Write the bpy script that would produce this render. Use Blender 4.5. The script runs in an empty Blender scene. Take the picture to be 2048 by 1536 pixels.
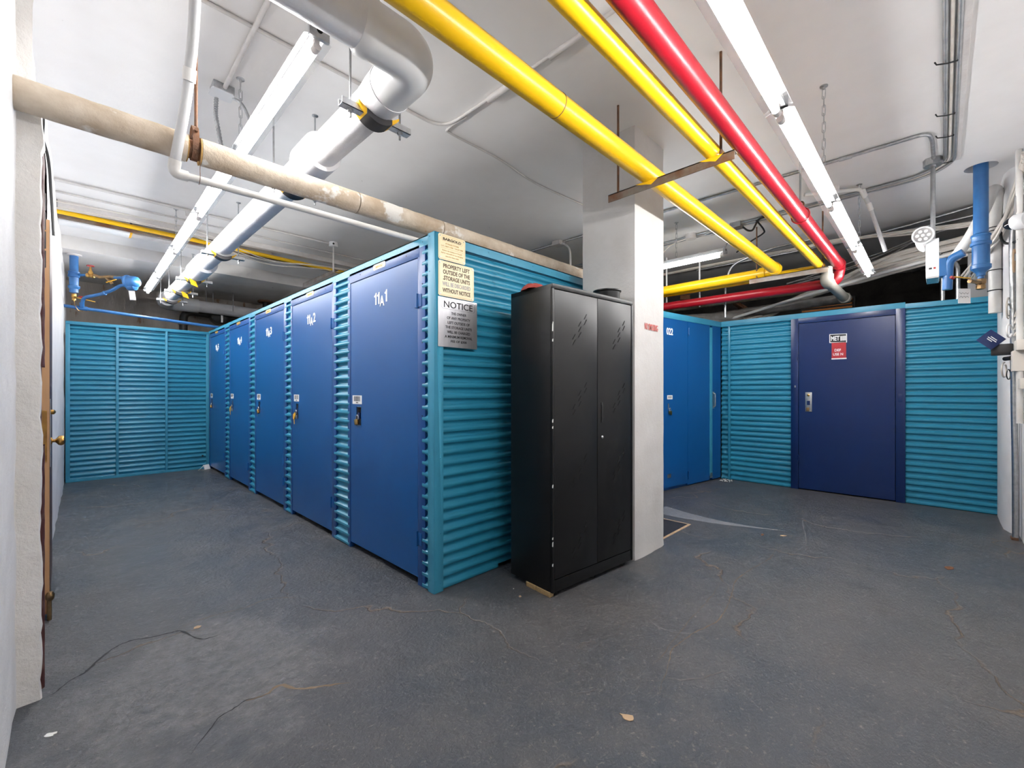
import bpy, bmesh, math, random
from mathutils import Vector, Matrix, noise as mnoise
R = math.radians
random.seed(7)
S = bpy.context.scene
COL = S.collection

# ------------------------------------------------------------------ camera, world, exposure
cam_d = bpy.data.cameras.new('camera'); cam_d.sensor_width = 36.0
cam_d.lens = 868.0 * 36.0 / 2048.0
cam_d.shift_y = 15.0 / 2048.0
cam_d.clip_start = 0.02
cam = bpy.data.objects.new('camera', cam_d); COL.objects.link(cam)
cam.location = (0, 0, 1.2)
cam.rotation_euler = (R(90), 0, -math.asin(0.712))
S.camera = cam
W = bpy.data.worlds.new('world'); S.world = W; W.use_nodes = True
W.node_tree.nodes['Background'].inputs[0].default_value = (0.5, 0.55, 0.6, 1)
W.node_tree.nodes['Background'].inputs[1].default_value = 0.0
TUBE_POWER = 62.0
S.view_settings.view_transform = 'Standard'
S.view_settings.look = 'None'
S.view_settings.gamma = 1.0
S.view_settings.exposure = 0.96
S.view_settings.use_curve_mapping = False
try:
    S.cycles.use_denoising = True
    S.cycles.max_bounces = 6
    S.cycles.diffuse_bounces = 5
    S.cycles.glossy_bounces = 3
    S.cycles.transmission_bounces = 2
    S.cycles.transparent_max_bounces = 6
    S.cycles.use_adaptive_sampling = True
    S.cycles.adaptive_threshold = 0.05
    S.cycles.adaptive_min_samples = 16
    S.cycles.use_light_tree = False
    S.cycles.sample_clamp_indirect = 6.0
except Exception:
    pass

# ------------------------------------------------------------------ materials
MATS = {}
def mat(name, col, rough=0.5, metal=0.0, col2=None, nscale=8.0, bump=0.0, bscale=60.0, spots=None, rvar=0.0, bdet=6.0,
        emit=None, stretch=(1, 1, 1), detail=4.0, spec=0.5, contrast=(0.35, 0.65), coat=0.0):
    """procedural material: base colour with noise variation to col2, spots=(colour, scale, threshold), fine bump"""
    m = bpy.data.materials.new(name); m.use_nodes = True
    nt = m.node_tree; n = nt.nodes; l = nt.links
    b = n['Principled BSDF']
    b.inputs['Base Color'].default_value = (*col, 1); b.inputs['Roughness'].default_value = rough
    b.inputs['Metallic'].default_value = metal
    b.inputs['Specular IOR Level'].default_value = spec
    if coat: b.inputs['Coat Weight'].default_value = coat
    if emit:
        b.inputs['Emission Color'].default_value = (*emit[0], 1); b.inputs['Emission Strength'].default_value = emit[1]
    tc = n.new('ShaderNodeTexCoord'); mp = n.new('ShaderNodeMapping'); mp.inputs['Scale'].default_value = stretch
    l.new(tc.outputs['Object'], mp.inputs['Vector'])
    def noise(scale, det=detail, rg=0.6):
        t = n.new('ShaderNodeTexNoise'); t.inputs['Scale'].default_value = scale
        t.inputs['Detail'].default_value = det; t.inputs['Roughness'].default_value = rg
        l.new(mp.outputs['Vector'], t.inputs['Vector']); return t
    def ramp(src, a, c):
        r = n.new('ShaderNodeMapRange'); r.inputs['From Min'].default_value = a; r.inputs['From Max'].default_value = c
        l.new(src, r.inputs['Value']); return r
    cur = None
    if col2:
        t = noise(nscale); r = ramp(t.outputs['Fac'], *contrast)
        mx = n.new('ShaderNodeMixRGB'); mx.inputs[1].default_value = (*col, 1); mx.inputs[2].default_value = (*col2, 1)
        l.new(r.outputs[0], mx.inputs[0]); cur = mx.outputs[0]
        if rvar:
            rr = n.new('ShaderNodeMapRange'); l.new(t.outputs['Fac'], rr.inputs['Value'])
            rr.inputs['From Min'].default_value = .3; rr.inputs['From Max'].default_value = .7
            rr.inputs['To Min'].default_value = max(.02, rough - rvar); rr.inputs['To Max'].default_value = min(1, rough + rvar)
            l.new(rr.outputs[0], b.inputs['Roughness'])
    if spots:
        for (sc_col, sc, th) in spots:
            t = noise(sc, 5.0, .65); r = ramp(t.outputs['Fac'], th, th + .05)
            mx = n.new('ShaderNodeMixRGB'); mx.inputs[2].default_value = (*sc_col, 1)
            if cur is not None: l.new(cur, mx.inputs[1])
            else: mx.inputs[1].default_value = (*col, 1)
            l.new(r.outputs[0], mx.inputs[0]); cur = mx.outputs[0]
    if cur is not None: l.new(cur, b.inputs['Base Color'])
    if bump:
        t = noise(bscale, bdet, .65 if bdet > 3 else .4); bp = n.new('ShaderNodeBump'); bp.inputs['Strength'].default_value = bump
        bp.inputs['Distance'].default_value = .01
        l.new(t.outputs['Fac'], bp.inputs['Height']); l.new(bp.outputs['Normal'], b.inputs['Normal'])
    MATS[name] = m
    return m

mat('ceiling_paint', (.86, .845, .835), .55, col2=(.80, .78, .765), nscale=1.3, bump=.12, bscale=18, spots=[((.32, .29, .26), 9, .735)])
mat('soffit_paint', (.72, .70, .68), .6, col2=(.62, .60, .575), nscale=2.0, bump=.2, bscale=14, spots=[((.22, .20, .18), 8, .70)])
mat('wall_plaster', (.82, .80, .775), .7, col2=(.74, .715, .68), nscale=5, bump=.9, bscale=26, spots=[((.42, .39, .36), 5, .72)])
mat('wall_paint', (.82, .81, .81), .6, col2=(.74, .73, .73), nscale=4, bump=.5, bscale=16, spots=[((.40, .37, .33), 7, .73)])
mat('column_paint', (.58, .57, .56), .6, col2=(.52, .505, .49), nscale=3, bump=.25, bscale=40, spots=[((.16, .14, .13), 30, .755), ((.50, .43, .37), 4, .70)])
mat('old_concrete', (.50, .46, .42), .85, col2=(.38, .335, .29), nscale=3, stretch=(1, 1, .25), bump=.5, bscale=24, spots=[((.26, .16, .10), 6, .64)])
mat('gloom_dark_wall', (.055, .047, .042), .9, col2=(.02, .018, .017), nscale=3, bump=.6, bscale=20)  # darkness of the unlit room put into the base colour
mat('teal_paint', (.026, .245, .385), .305, col2=(.022, .215, .345), nscale=2.5, bump=.03, bscale=50, spots=[((.16, .24, .26), 22, .74)])
mat('teal_trim', (.045, .28, .43), .38, col2=(.035, .245, .38), nscale=4, bump=.04, bscale=40)
mat('blue_paint', (.004, .082, .28), .30, col2=(.004, .075, .26), nscale=1.5, bump=.05, bscale=2.2, bdet=1.)
mat('blue_trim', (.010, .070, .255), .34, col2=(.009, .062, .23), nscale=3, bump=.03, bscale=30)
mat('navy_paint', (.002, .020, .105), .30, col2=(.002, .017, .09), nscale=1.5, bump=.05, bscale=2.2, bdet=1.)
mat('cabinet_black', (.0065, .0068, .0078), .33, col2=(.010, .010, .0105), nscale=2.2, bump=.02, bscale=300, spots=[((.05, .046, .045), 7, .735)], spec=.3)
mat('slot_black', (.002, .002, .002), .9)
mat('yellow_paint', (.84, .50, .006), .305, col2=(.81, .47, .006), nscale=4, bump=.0, spots=[((.32, .20, .04), 26, .77)])
mat('red_paint', (.31, .006, .014), .33, col2=(.265, .005, .012), nscale=4, bump=.05, bscale=110)
mat('white_wrap', (.72, .72, .745), .42, col2=(.64, .635, .65), nscale=5, bump=.35, bscale=22)
mat('white_gloss', (.74, .74, .745), .30, col2=(.69, .685, .68), nscale=3, bump=.04, bscale=10)
mat('beige_wrap', (.64, .555, .45), .72, col2=(.44, .34, .24), nscale=5, bump=.7, bscale=24, spots=[((.74, .71, .66), 4.0, .575), ((.36, .22, .10), 9, .69)])
mat('insulation_edge', (.62, .38, .13), .9, bump=.8, bscale=120)
mat('pvc_grey', (.52, .52, .52), .35, col2=(.46, .46, .47), nscale=6)
mat('drain_grey', (.30, .285, .25), .4, col2=(.25, .24, .21), nscale=6)
mat('pvc_white', (.72, .71, .69), .38, col2=(.64, .62, .59), nscale=8)
mat('painted_conduit', (.64, .615, .60), .5, col2=(.56, .53, .51), nscale=9, bump=.2, bscale=50)
mat('galvanised', (.56, .57, .58), .38, 1.0, col2=(.42, .43, .44), nscale=26, rvar=.08)
mat('conduit_steel', (.40, .41, .42), .42, .85, col2=(.31, .32, .33), nscale=14)
mat('rusty_iron', (.13, .075, .05), .75, .3, col2=(.24, .11, .055), nscale=16, bump=.5, bscale=90)
mat('rusty_angle', (.22, .20, .17), .6, .5, col2=(.15, .065, .03), nscale=7, bump=.3, bscale=60, spots=[((.80, .47, .01), 5, .665)])
mat('grey_angle', (.36, .35, .33), .6, .4, col2=(.20, .14, .11), nscale=5, bump=.3, bscale=60, spots=[((.70, .66, .62), 7, .69)])
mat('brass', (.62, .36, .10), .3, 1.0, col2=(.40, .22, .08), nscale=14)
mat('bronze', (.36, .23, .11), .42, 1.0, col2=(.22, .15, .09), nscale=20)
mat('gold_plate', (.72, .52, .20), .35, .8)
mat('tape_yellow', (.82, .45, .01), .45)
mat('tape_black', (.03, .028, .03), .5)
mat('black_rubber', (.012, .012, .013), .45)
mat('black_iron', (.018, .018, .02), .45, col2=(.04, .035, .03), nscale=9)
mat('blue_pipe', (.035, .16, .40), .35, col2=(.028, .12, .32), nscale=6, bump=.08, bscale=60, spots=[((.45, .45, .42), 14, .76)])
mat('handle_red', (.32, .02, .02), .45)
mat('handle_yellow', (.80, .42, .02), .4)
mat('paper_white', (.82, .82, .82), .7)
mat('ink', (.02, .02, .022), .7)
mat('bar_ink', (.12, .12, .13), .7)
mat('white_print', (.90, .90, .90), .5)
mat('sign_cream', (.86, .76, .50), .32, col2=(.82, .70, .43), nscale=5)
mat('sign_brown', (.10, .065, .03), .5)
mat('sign_faded', (.42, .40, .38), .5)
mat('sign_gold_ink', (.52, .30, .07), .5)
mat('sign_steel', (.52, .52, .54), .34, .9, col2=(.42, .42, .45), nscale=3, stretch=(6, 1, 1))
mat('red_stencil', (.52, .07, .06), .7, col2=(.66, .30, .28), nscale=60)
mat('sign_red', (.45, .02, .03), .5, col2=(.40, .02, .03), nscale=8)
mat('fixture_white', (.78, .79, .80), .35)
mat('socket_white', (.75, .70, .68), .45)
mat('cable_white', (.70, .66, .61), .55, col2=(.58, .53, .47), nscale=7)
mat('cable_grey', (.30, .29, .29), .5)
mat('cable_black', (.012, .012, .012), .45)
mat('maroon_paint', (.075, .018, .016), .55, col2=(.13, .07, .055), nscale=14, bump=.4, bscale=60, contrast=(.5, .62))
mat('door_wood', (.52, .30, .15), .5, col2=(.44, .24, .11), nscale=6, stretch=(6, 6, .5), bump=.1, bscale=40)
mat('door_maroon', (.055, .022, .020), .45, col2=(.04, .016, .015), nscale=5)
mat('block_wood', (.42, .29, .14), .7, col2=(.34, .22, .10), nscale=10, stretch=(1, 8, 8))
mat('red_cloth', (.33, .05, .035), .8, col2=(.22, .03, .025), nscale=20, bump=.5, bscale=50)
mat('box_cream', (.70, .66, .60), .5)
mat('blue_card', (.006, .022, .11), .4)
mat('wood_brown', (.22, .09, .035), .7, col2=(.14, .055, .02), nscale=8, stretch=(1, 6, 6), bump=.3, bscale=30)
mat('louvre_copper', (.40, .16, .05), .4, .7)
mat('foil', (.55, .50, .38), .3, .8, col2=(.36, .30, .18), nscale=9, bump=.5, bscale=25)
mat('grey_lagging', (.26, .25, .235), .8, col2=(.17, .16, .15), nscale=9, bump=.5, bscale=40)
mat('chip_tan', (.46, .32, .20), .8)
mat('crack_dark', (.022, .023, .026), .8)
mat('crack_tan', (.20, .145, .095), .8)
mat('scuff_pale', (.17, .17, .18), .7)
mat('chip_white', (.78, .77, .74), .7)
mat('smoked_dome', (.01, .01, .012), .08)
mat('grime_hole', (.10, .085, .075), .9)
mat('lens_chrome', (.75, .75, .76), .12, 1.0)
mat('led_tube', (.9, .9, .9), .4, emit=((1., .985, .97), TUBE_POWER))

def clear_plastic():
    m = bpy.data.materials.new('clear_plastic'); m.use_nodes = True; nt = m.node_tree; n = nt.nodes; l = nt.links
    n.remove(n['Principled BSDF']); out = n['Material Output']
    a = n.new('ShaderNodeBsdfTransparent'); a.inputs[0].default_value = (.96, .97, .98, 1)
    d = n.new('ShaderNodeBsdfTranslucent'); d.inputs[0].default_value = (.85, .87, .9, 1)
    g = n.new('ShaderNodeBsdfGlossy'); g.inputs['Roughness'].default_value = .12
    m1 = n.new('ShaderNodeMixShader'); m1.inputs[0].default_value = .28
    m2 = n.new('ShaderNodeMixShader'); m2.inputs[0].default_value = .07
    l.new(a.outputs[0], m1.inputs[1]); l.new(d.outputs[0], m1.inputs[2])
    l.new(m1.outputs[0], m2.inputs[1]); l.new(g.outputs[0], m2.inputs[2]); l.new(m2.outputs[0], out.inputs[0])
    MATS['clear_plastic'] = m
clear_plastic()
fm0 = bpy.data.materials.new('film'); fm0.use_nodes = True
def film_nodes(nt):
    n, l = nt.nodes, nt.links; b = n['Principled BSDF']; b.inputs['Base Color'].default_value = (.62, .64, .70, 1); b.inputs['Roughness'].default_value = .25
    tr = n.new('ShaderNodeBsdfTransparent'); mx = n.new('ShaderNodeMixShader'); mx.inputs[0].default_value = .28
    l.new(tr.outputs[0], mx.inputs[1]); l.new(b.outputs[0], mx.inputs[2]); l.new(mx.outputs[0], n['Material Output'].inputs[0])
film_nodes(fm0.node_tree); MATS['film'] = fm0

def floor_material():
    m = bpy.data.materials.new('floor_paint'); m.use_nodes = True; nt = m.node_tree; n = nt.nodes; l = nt.links
    b = n['Principled BSDF']
    tc = n.new('ShaderNodeTexCoord'); P = tc.outputs['Object']
    def noise(scale, det=5., rg=.6, vec=P, dist=0.):
        t = n.new('ShaderNodeTexNoise'); t.inputs['Scale'].default_value = scale; t.inputs['Detail'].default_value = det
        t.inputs['Roughness'].default_value = rg; t.inputs['Distortion'].default_value = dist
        l.new(vec, t.inputs['Vector']); return t.outputs['Fac']
    def rng(src, a, c, lo=0., hi=1.):
        r = n.new('ShaderNodeMapRange'); r.inputs['From Min'].default_value = a; r.inputs['From Max'].default_value = c
        r.inputs['To Min'].default_value = lo; r.inputs['To Max'].default_value = hi
        l.new(src, r.inputs['Value']); return r.outputs[0]
    def mix(fac, a, c):
        x = n.new('ShaderNodeMixRGB'); l.new(fac, x.inputs[0])
        for i, v in ((1, a), (2, c)):
            if isinstance(v, tuple): x.inputs[i].default_value = (*v, 1)
            else: l.new(v, x.inputs[i])
        return x.outputs[0]
    def mul(a, c):
        x = n.new('ShaderNodeMath'); x.operation = 'MULTIPLY'; l.new(a, x.inputs[0])
        if isinstance(c, float): x.inputs[1].default_value = c
        else: l.new(c, x.inputs[1])
        return x.outputs[0]
    def add(a, c):
        x = n.new('ShaderNodeMath'); x.operation = 'ADD'; l.new(a, x.inputs[0]); l.new(c, x.inputs[1]); return x.outputs[0]
    # painted slab: blue grey coat, worn to warmer grey in places
    c = mix(rng(noise(.55, 3.), .40, .62), (.058, .068, .083), (.086, .084, .086))
    c = mix(rng(noise(3.5), .45, .75), c, (.10, .10, .104))
    # worn, bare concrete patch near the left doorway; its pale grey also paints in the strip lights' glare
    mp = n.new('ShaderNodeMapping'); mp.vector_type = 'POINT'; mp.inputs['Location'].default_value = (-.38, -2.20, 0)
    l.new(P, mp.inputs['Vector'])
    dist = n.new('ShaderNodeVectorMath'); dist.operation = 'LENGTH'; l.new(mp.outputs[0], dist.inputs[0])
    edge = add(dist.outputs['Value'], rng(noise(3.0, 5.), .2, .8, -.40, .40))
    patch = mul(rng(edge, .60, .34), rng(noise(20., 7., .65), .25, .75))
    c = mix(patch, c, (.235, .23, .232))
    # scuffs and dust specks
    st = n.new('ShaderNodeMapping'); st.inputs['Scale'].default_value = (3., 14., 1.); st.inputs['Rotation'].default_value = (0, 0, .9)
    l.new(P, st.inputs['Vector'])
    c = mix(mul(rng(noise(3., 6., .7, st.outputs[0], 1.5), .60, .72), .6), c, (.23, .22, .21))
    c = mix(mul(rng(noise(38., 4., .7), .60, .70), .9), c, (.24, .22, .20))
    c = mix(mul(rng(noise(95., 3., .7), .66, .72), .7), c, (.26, .225, .18))
    # hairline cracks
    v = n.new('ShaderNodeTexVoronoi'); v.feature = 'DISTANCE_TO_EDGE'; v.inputs['Scale'].default_value = .62
    wv = n.new('ShaderNodeVectorMath'); wv.operation = 'ADD'
    nz = n.new('ShaderNodeTexNoise'); nz.inputs['Scale'].default_value = 2.2; nz.inputs['Detail'].default_value = 6.
    l.new(P, nz.inputs['Vector']); sc = n.new('ShaderNodeVectorMath'); sc.operation = 'SCALE'; sc.inputs['Scale'].default_value = .55
    l.new(nz.outputs['Color'], sc.inputs[0]); l.new(P, wv.inputs[0]); l.new(sc.outputs[0], wv.inputs[1]); l.new(wv.outputs[0], v.inputs['Vector'])
    crack = mul(rng(v.outputs['Distance'], .006, .001), rng(noise(1.1, 2.), .46, .56))
    c = mix(mul(crack, .8), c, (.17, .125, .085))
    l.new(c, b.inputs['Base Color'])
    l.new(rng(noise(2.2, 5.), .3, .7, .30, .44), b.inputs['Roughness'])
    h = add(mul(noise(55., 6., .7), .5), mul(noise(9., 5.), .9)); h = add(h, mul(crack, -.6)); h = add(h, mul(patch, mul(noise(30., 5.), 1.4)))
    bp = n.new('ShaderNodeBump'); bp.inputs['Strength'].default_value = .8; bp.inputs['Distance'].default_value = .014
    l.new(h, bp.inputs['Height']); l.new(bp.outputs[0], b.inputs['Normal'])
    MATS['floor_paint'] = m
floor_material()

# ------------------------------------------------------------------ geometry helpers
ROOTM = {}
class MB:
    """collects vertices and faces; build() links them as ONE mesh object"""
    def __init__(s): s.v = []; s.f = []; s.sm = []
    def _add(s, vs, fs, smooth=False):
        o = len(s.v); s.v += [Vector(p) for p in vs]
        for f in fs: s.f.append([i + o for i in f]); s.sm.append(smooth)
        return s
    def box(s, x0, x1, y0, y1, z0, z1):
        return s._add([(x0, y0, z0), (x1, y0, z0), (x1, y1, z0), (x0, y1, z0), (x0, y0, z1), (x1, y0, z1), (x1, y1, z1), (x0, y1, z1)],
                      [(0, 3, 2, 1), (4, 5, 6, 7), (0, 1, 5, 4), (1, 2, 6, 5), (2, 3, 7, 6), (3, 0, 4, 7)])
    def pbox(s, o, u, v, w):
        o, u, v, w = map(Vector, (o, u, v, w))
        return s._add([o, o + u, o + u + v, o + v, o + w, o + u + w, o + u + v + w, o + v + w],
                      [(0, 3, 2, 1), (4, 5, 6, 7), (0, 1, 5, 4), (1, 2, 6, 5), (2, 3, 7, 6), (3, 0, 4, 7)])
    def frame(s, d):
        d = Vector(d).normalized(); a = Vector((0, 0, 1)) if abs(d.z) < .9 else Vector((1, 0, 0))
        u = d.cross(a).normalized(); return u, d.cross(u).normalized()
    def cyl(s, p0, p1, r0, r1=None, n=16, caps=True):
        p0, p1 = Vector(p0), Vector(p1); r1 = r0 if r1 is None else r1; u, w = s.frame(p1 - p0)
        vs = [p + (u * math.cos(2 * math.pi * i / n) + w * math.sin(2 * math.pi * i / n)) * r for p, r in ((p0, r0), (p1, r1)) for i in range(n)]
        s._add(vs, [(i, (i + 1) % n, n + (i + 1) % n, n + i) for i in range(n)], True)
        if caps: s._add(vs, [tuple(range(n))[::-1], tuple(range(n, 2 * n))])
        return s
    def lathe(s, o, axis, prof, n=20):
        """prof: list of (radius, distance along axis)"""
        o = Vector(o); d = Vector(axis).normalized(); u, w = s.frame(d); vs = []
        for r, h in prof:
            for i in range(n):
                a = 2 * math.pi * i / n; vs.append(o + d * h + (u * math.cos(a) + w * math.sin(a)) * max(r, 1e-5))
        fs = [(k * n + i, k * n + (i + 1) % n, (k + 1) * n + (i + 1) % n, (k + 1) * n + i) for k in range(len(prof) - 1) for i in range(n)]
        s._add(vs, fs, True)
        s._add(vs[:n] + vs[-n:], [tuple(range(n))[::-1], tuple(range(n, 2 * n))])
        return s
    def tube(s, pts, r, n=8, closed=False):
        P = [Vector(p) for p in pts]; k = len(P); rr = r if isinstance(r, (list, tuple)) else [r] * k
        u = None; vs = []
        for i in range(k):
            if closed: t = P[(i + 1) % k] - P[i - 1]
            else: t = P[min(i + 1, k - 1)] - P[max(i - 1, 0)]
            t = t.normalized() if t.length > 1e-9 else Vector((0, 0, 1))
            if u is None: u, _ = s.frame(t)
            u = u - t * u.dot(t)
            u = u.normalized() if u.length > 1e-6 else s.frame(t)[0]
            w = t.cross(u)
            vs += [P[i] + (u * math.cos(2 * math.pi * j / n) + w * math.sin(2 * math.pi * j / n)) * rr[i] for j in range(n)]
        m = k if closed else k - 1
        s._add(vs, [(i * n + j, i * n + (j + 1) % n, ((i + 1) % k) * n + (j + 1) % n, ((i + 1) % k) * n + j) for i in range(m) for j in range(n)], True)
        if not closed: s._add(vs[:n] + vs[-n:], [tuple(range(n))[::-1], tuple(range(n, 2 * n))])
        return s
    def prism(s, poly, ext):
        e = Vector(ext); k = len(poly); P = [Vector(p) for p in poly]
        return s._add(P + [p + e for p in P], [tuple(range(k))[::-1], tuple(range(k, 2 * k))] + [(i, (i + 1) % k, k + (i + 1) % k, k + i) for i in range(k)])
    def grid(s, fn, nu, nv, smooth=True):
        vs = [fn(i / nu, j / nv) for i in range(nu + 1) for j in range(nv + 1)]
        return s._add(vs, [(i * (nv + 1) + j, (i + 1) * (nv + 1) + j, (i + 1) * (nv + 1) + j + 1, i * (nv + 1) + j + 1) for i in range(nu) for j in range(nv)], smooth)
    def build(s, name, m, parent=None, bevel=0., local=False, fix=True):
        me = bpy.data.meshes.new(name)
        vs = s.v
        M = None
        if parent is not None and not local: M = ROOTM.get(parent.name)
        if M is not None:
            I = M.inverted(); vs = [I @ v for v in vs]
        me.from_pydata([tuple(v) for v in vs], [], s.f)
        me.polygons.foreach_set('use_smooth', s.sm)
        if fix or bevel:
            bm = bmesh.new(); bm.from_mesh(me)
            if fix: bmesh.ops.recalc_face_normals(bm, faces=bm.faces)
            if bevel:
                bmesh.ops.remove_doubles(bm, verts=bm.verts, dist=1e-6)
                bmesh.ops.bevel(bm, geom=[e for e in bm.edges if len(e.link_faces) == 2 and e.calc_face_angle(0) > .5], offset=bevel, segments=2, affect='EDGES', profile=.6)
            bm.to_mesh(me); bm.free()
        me.materials.append(MATS[m])
        me.set_sharp_from_angle(angle=R(42))
        o = bpy.data.objects.new(name, me); COL.objects.link(o)
        if parent is not None:
            o.parent = parent; ROOTM[o.name] = ROOTM.get(parent.name, Matrix())
        return o

def thing(name, label, cat, loc=(0, 0, 0), rz=0., group=None):
    o = bpy.data.objects.new(name, None); o.empty_display_size = .05; COL.objects.link(o)
    o.location = loc; o.rotation_euler = (0, 0, rz)
    ROOTM[o.name] = Matrix.Translation(loc) @ Matrix.Rotation(rz, 4, 'Z')
    tag(o, label, cat, group); return o
def tag(o, label, cat, group=None, kind=None):
    o['label'] = label; o['category'] = cat
    if group: o['group'] = group
    if kind: o['kind'] = kind
    return o
def struct(o, label=None, cat=None):
    o['kind'] = 'structure'
    if label: o['label'] = label
    if cat: o['category'] = cat
    return o
def fillet(pts, rad, seg=8):
    P = [Vector(p) for p in pts]; out = [P[0]]
    for i in range(1, len(P) - 1):
        a = (P[i - 1] - P[i]); b = (P[i + 1] - P[i]); r = min(rad, a.length * .49, b.length * .49)
        p0 = P[i] + a.normalized() * r; p1 = P[i] + b.normalized() * r
        for k in range(seg + 1):
            t = k / seg; out.append(p0 * (1 - t) ** 2 + P[i] * 2 * t * (1 - t) + p1 * t * t)
    out.append(P[-1]); return out
def smooth(pts, seg=6):
    P = [Vector(p) for p in pts]; P = [P[0] * 2 - P[1]] + P + [P[-1] * 2 - P[-2]]; out = []
    for i in range(1, len(P) - 2):
        for k in range(seg):
            t = k / seg; a, b, c, d = P[i - 1:i + 3]
            out.append(.5 * ((2 * b) + (c - a) * t + (2 * a - 5 * b + 4 * c - d) * t * t + (3 * b - a - 3 * c + d) * t ** 3))
    out.append(P[-2]); return out

def text_mesh(txt, size=1., bold=0., ext=.0006, align='LEFT', space=1.):
    cu = bpy.data.curves.new('lettering', 'FONT'); cu.body = txt; cu.size = size; cu.offset = bold; cu.extrude = ext
    cu.align_x = align; cu.resolution_u = 3; cu.space_character = space
    o = bpy.data.objects.new('lettering', cu); COL.objects.link(o)
    dg = bpy.context.evaluated_depsgraph_get(); me = bpy.data.meshes.new_from_object(o.evaluated_get(dg))
    vs = [v.co.copy() for v in me.vertices]; fs = [tuple(p.vertices) for p in me.polygons]
    bpy.data.objects.remove(o); bpy.data.curves.remove(cu); bpy.data.meshes.remove(me)
    return vs, fs
def numeral_one(mb, o, u, v, w, h, ext=.0012):
    o, u, v = Vector(o), Vector(u), Vector(v); nn = u.cross(v)
    P = [(.46, 0), (1., 0), (1., 1.), (.60, 1.), (.50, .90), (.30, .83), (0., .80), (0., .67), (.46, .67)]
    mb.prism([o + u * (a * w) + v * (b * h) - nn * ext for a, b in P], nn * (2 * ext))
def text_fit(mb, txt, o, u, v, w, h, bold=.03, ext=.0006, shear=0.):
    """adds txt to mb so that its outline fills width w and height h, lower left at o, along unit u, up v"""
    vs, fs = text_mesh(txt, 1., bold, .5)
    x0 = min(p.x for p in vs); x1 = max(p.x for p in vs); y0 = min(p.y for p in vs); y1 = max(p.y for p in vs)
    o, u, v = Vector(o), Vector(u), Vector(v); nn = u.cross(v)
    sx = w / (x1 - x0); sy = h / (y1 - y0) if h else sx
    mb._add([o + u * ((p.x - x0) * sx) + v * ((p.y - y0) * sy) + nn * (ext if p.z > 0 else -ext) for p in vs], fs)
    return (x1 - x0) / (y1 - y0)

# ================================================================== ROOM SHELL
CZ = 3.09
def slab(name, m, *b, **k):
    return struct(MB().box(*b).build(name, m, **k))
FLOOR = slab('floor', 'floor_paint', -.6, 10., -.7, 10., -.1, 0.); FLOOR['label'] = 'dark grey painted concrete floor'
ce = MB()
HX, HY, HRR = 5.38, -.245, .10     # sleeve hole of the blue riser
def ceil_pt(a, r): return (HX + r * math.cos(a), HY + r * math.sin(a), CZ)
ce.box(-.6, 10., .1, 7.52, CZ, CZ + .15).box(-.6, 5.0, -.7, .1, CZ, CZ + .15).box(5.8, 10., -.7, .1, CZ, CZ + .15)
N = 32
sq = []
for i in range(N):
    a = 2 * math.pi * i / N; c_, s_ = math.cos(a), math.sin(a)
    tx = ((5.8 - HX) if c_ > 0 else (5.0 - HX)) / c_ if abs(c_) > 1e-6 else 1e9
    ty = ((.1 - HY) if s_ > 0 else (-.7 - HY)) / s_ if abs(s_) > 1e-6 else 1e9
    t = min(abs(tx), abs(ty)); sq.append((HX + c_ * t, HY + s_ * t, CZ))
# corner points are reached by snapping the nearest spoke
for cx_, cy_ in ((5.8, .1), (5.0, .1), (5.8, -.7), (5.0, -.7)):
    k = min(range(N), key=lambda i: (sq[i][0] - cx_) ** 2 + (sq[i][1] - cy_) ** 2); sq[k] = (cx_, cy_, CZ)
hole = [ceil_pt(2 * math.pi * i / N, HRR) for i in range(N)]
ce._add(sq + hole + [(x, y, CZ + .15) for x, y, z in hole], [(i, (i + 1) % N, N + (i + 1) % N, N + i) for i in range(N)] + [(N + i, N + (i + 1) % N, 2 * N + (i + 1) % N, 2 * N + i) for i in range(N)])
ce.box(5.0, 5.8, -.7, .1, CZ + .15, CZ + .2)
struct(ce.build('ceiling', 'ceiling_paint', fix=False))['label'] = 'off-white painted concrete ceiling'
slab('trim_1', 'soffit_paint', -.6, 10., 7.52, 10., 2.93, CZ + .15)['label'] = 'lower concrete soffit at the far left end'
slab('wall_back', 'old_concrete', -.6, 10., 9.62, 9.85, 0., 3.1)['label'] = 'rust-streaked bare concrete back wall'
slab('wall_far', 'gloom_dark_wall', 9.3, 9.6, -.7, 9.62, 0., 3.1)['label'] = 'wall with painted-in gloom in the unlit room behind the meter partition'
slab('wall_right', 'wall_paint', -.6, 9.3, -.7, -.47, 0., CZ)['label'] = 'white painted right wall'

def rough(p, amp, f=7.):
    q = Vector(p)
    return q + Vector((mnoise.noise(q * f), mnoise.noise(q * f + Vector((9, 3, 1))), 0)) * amp
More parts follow.
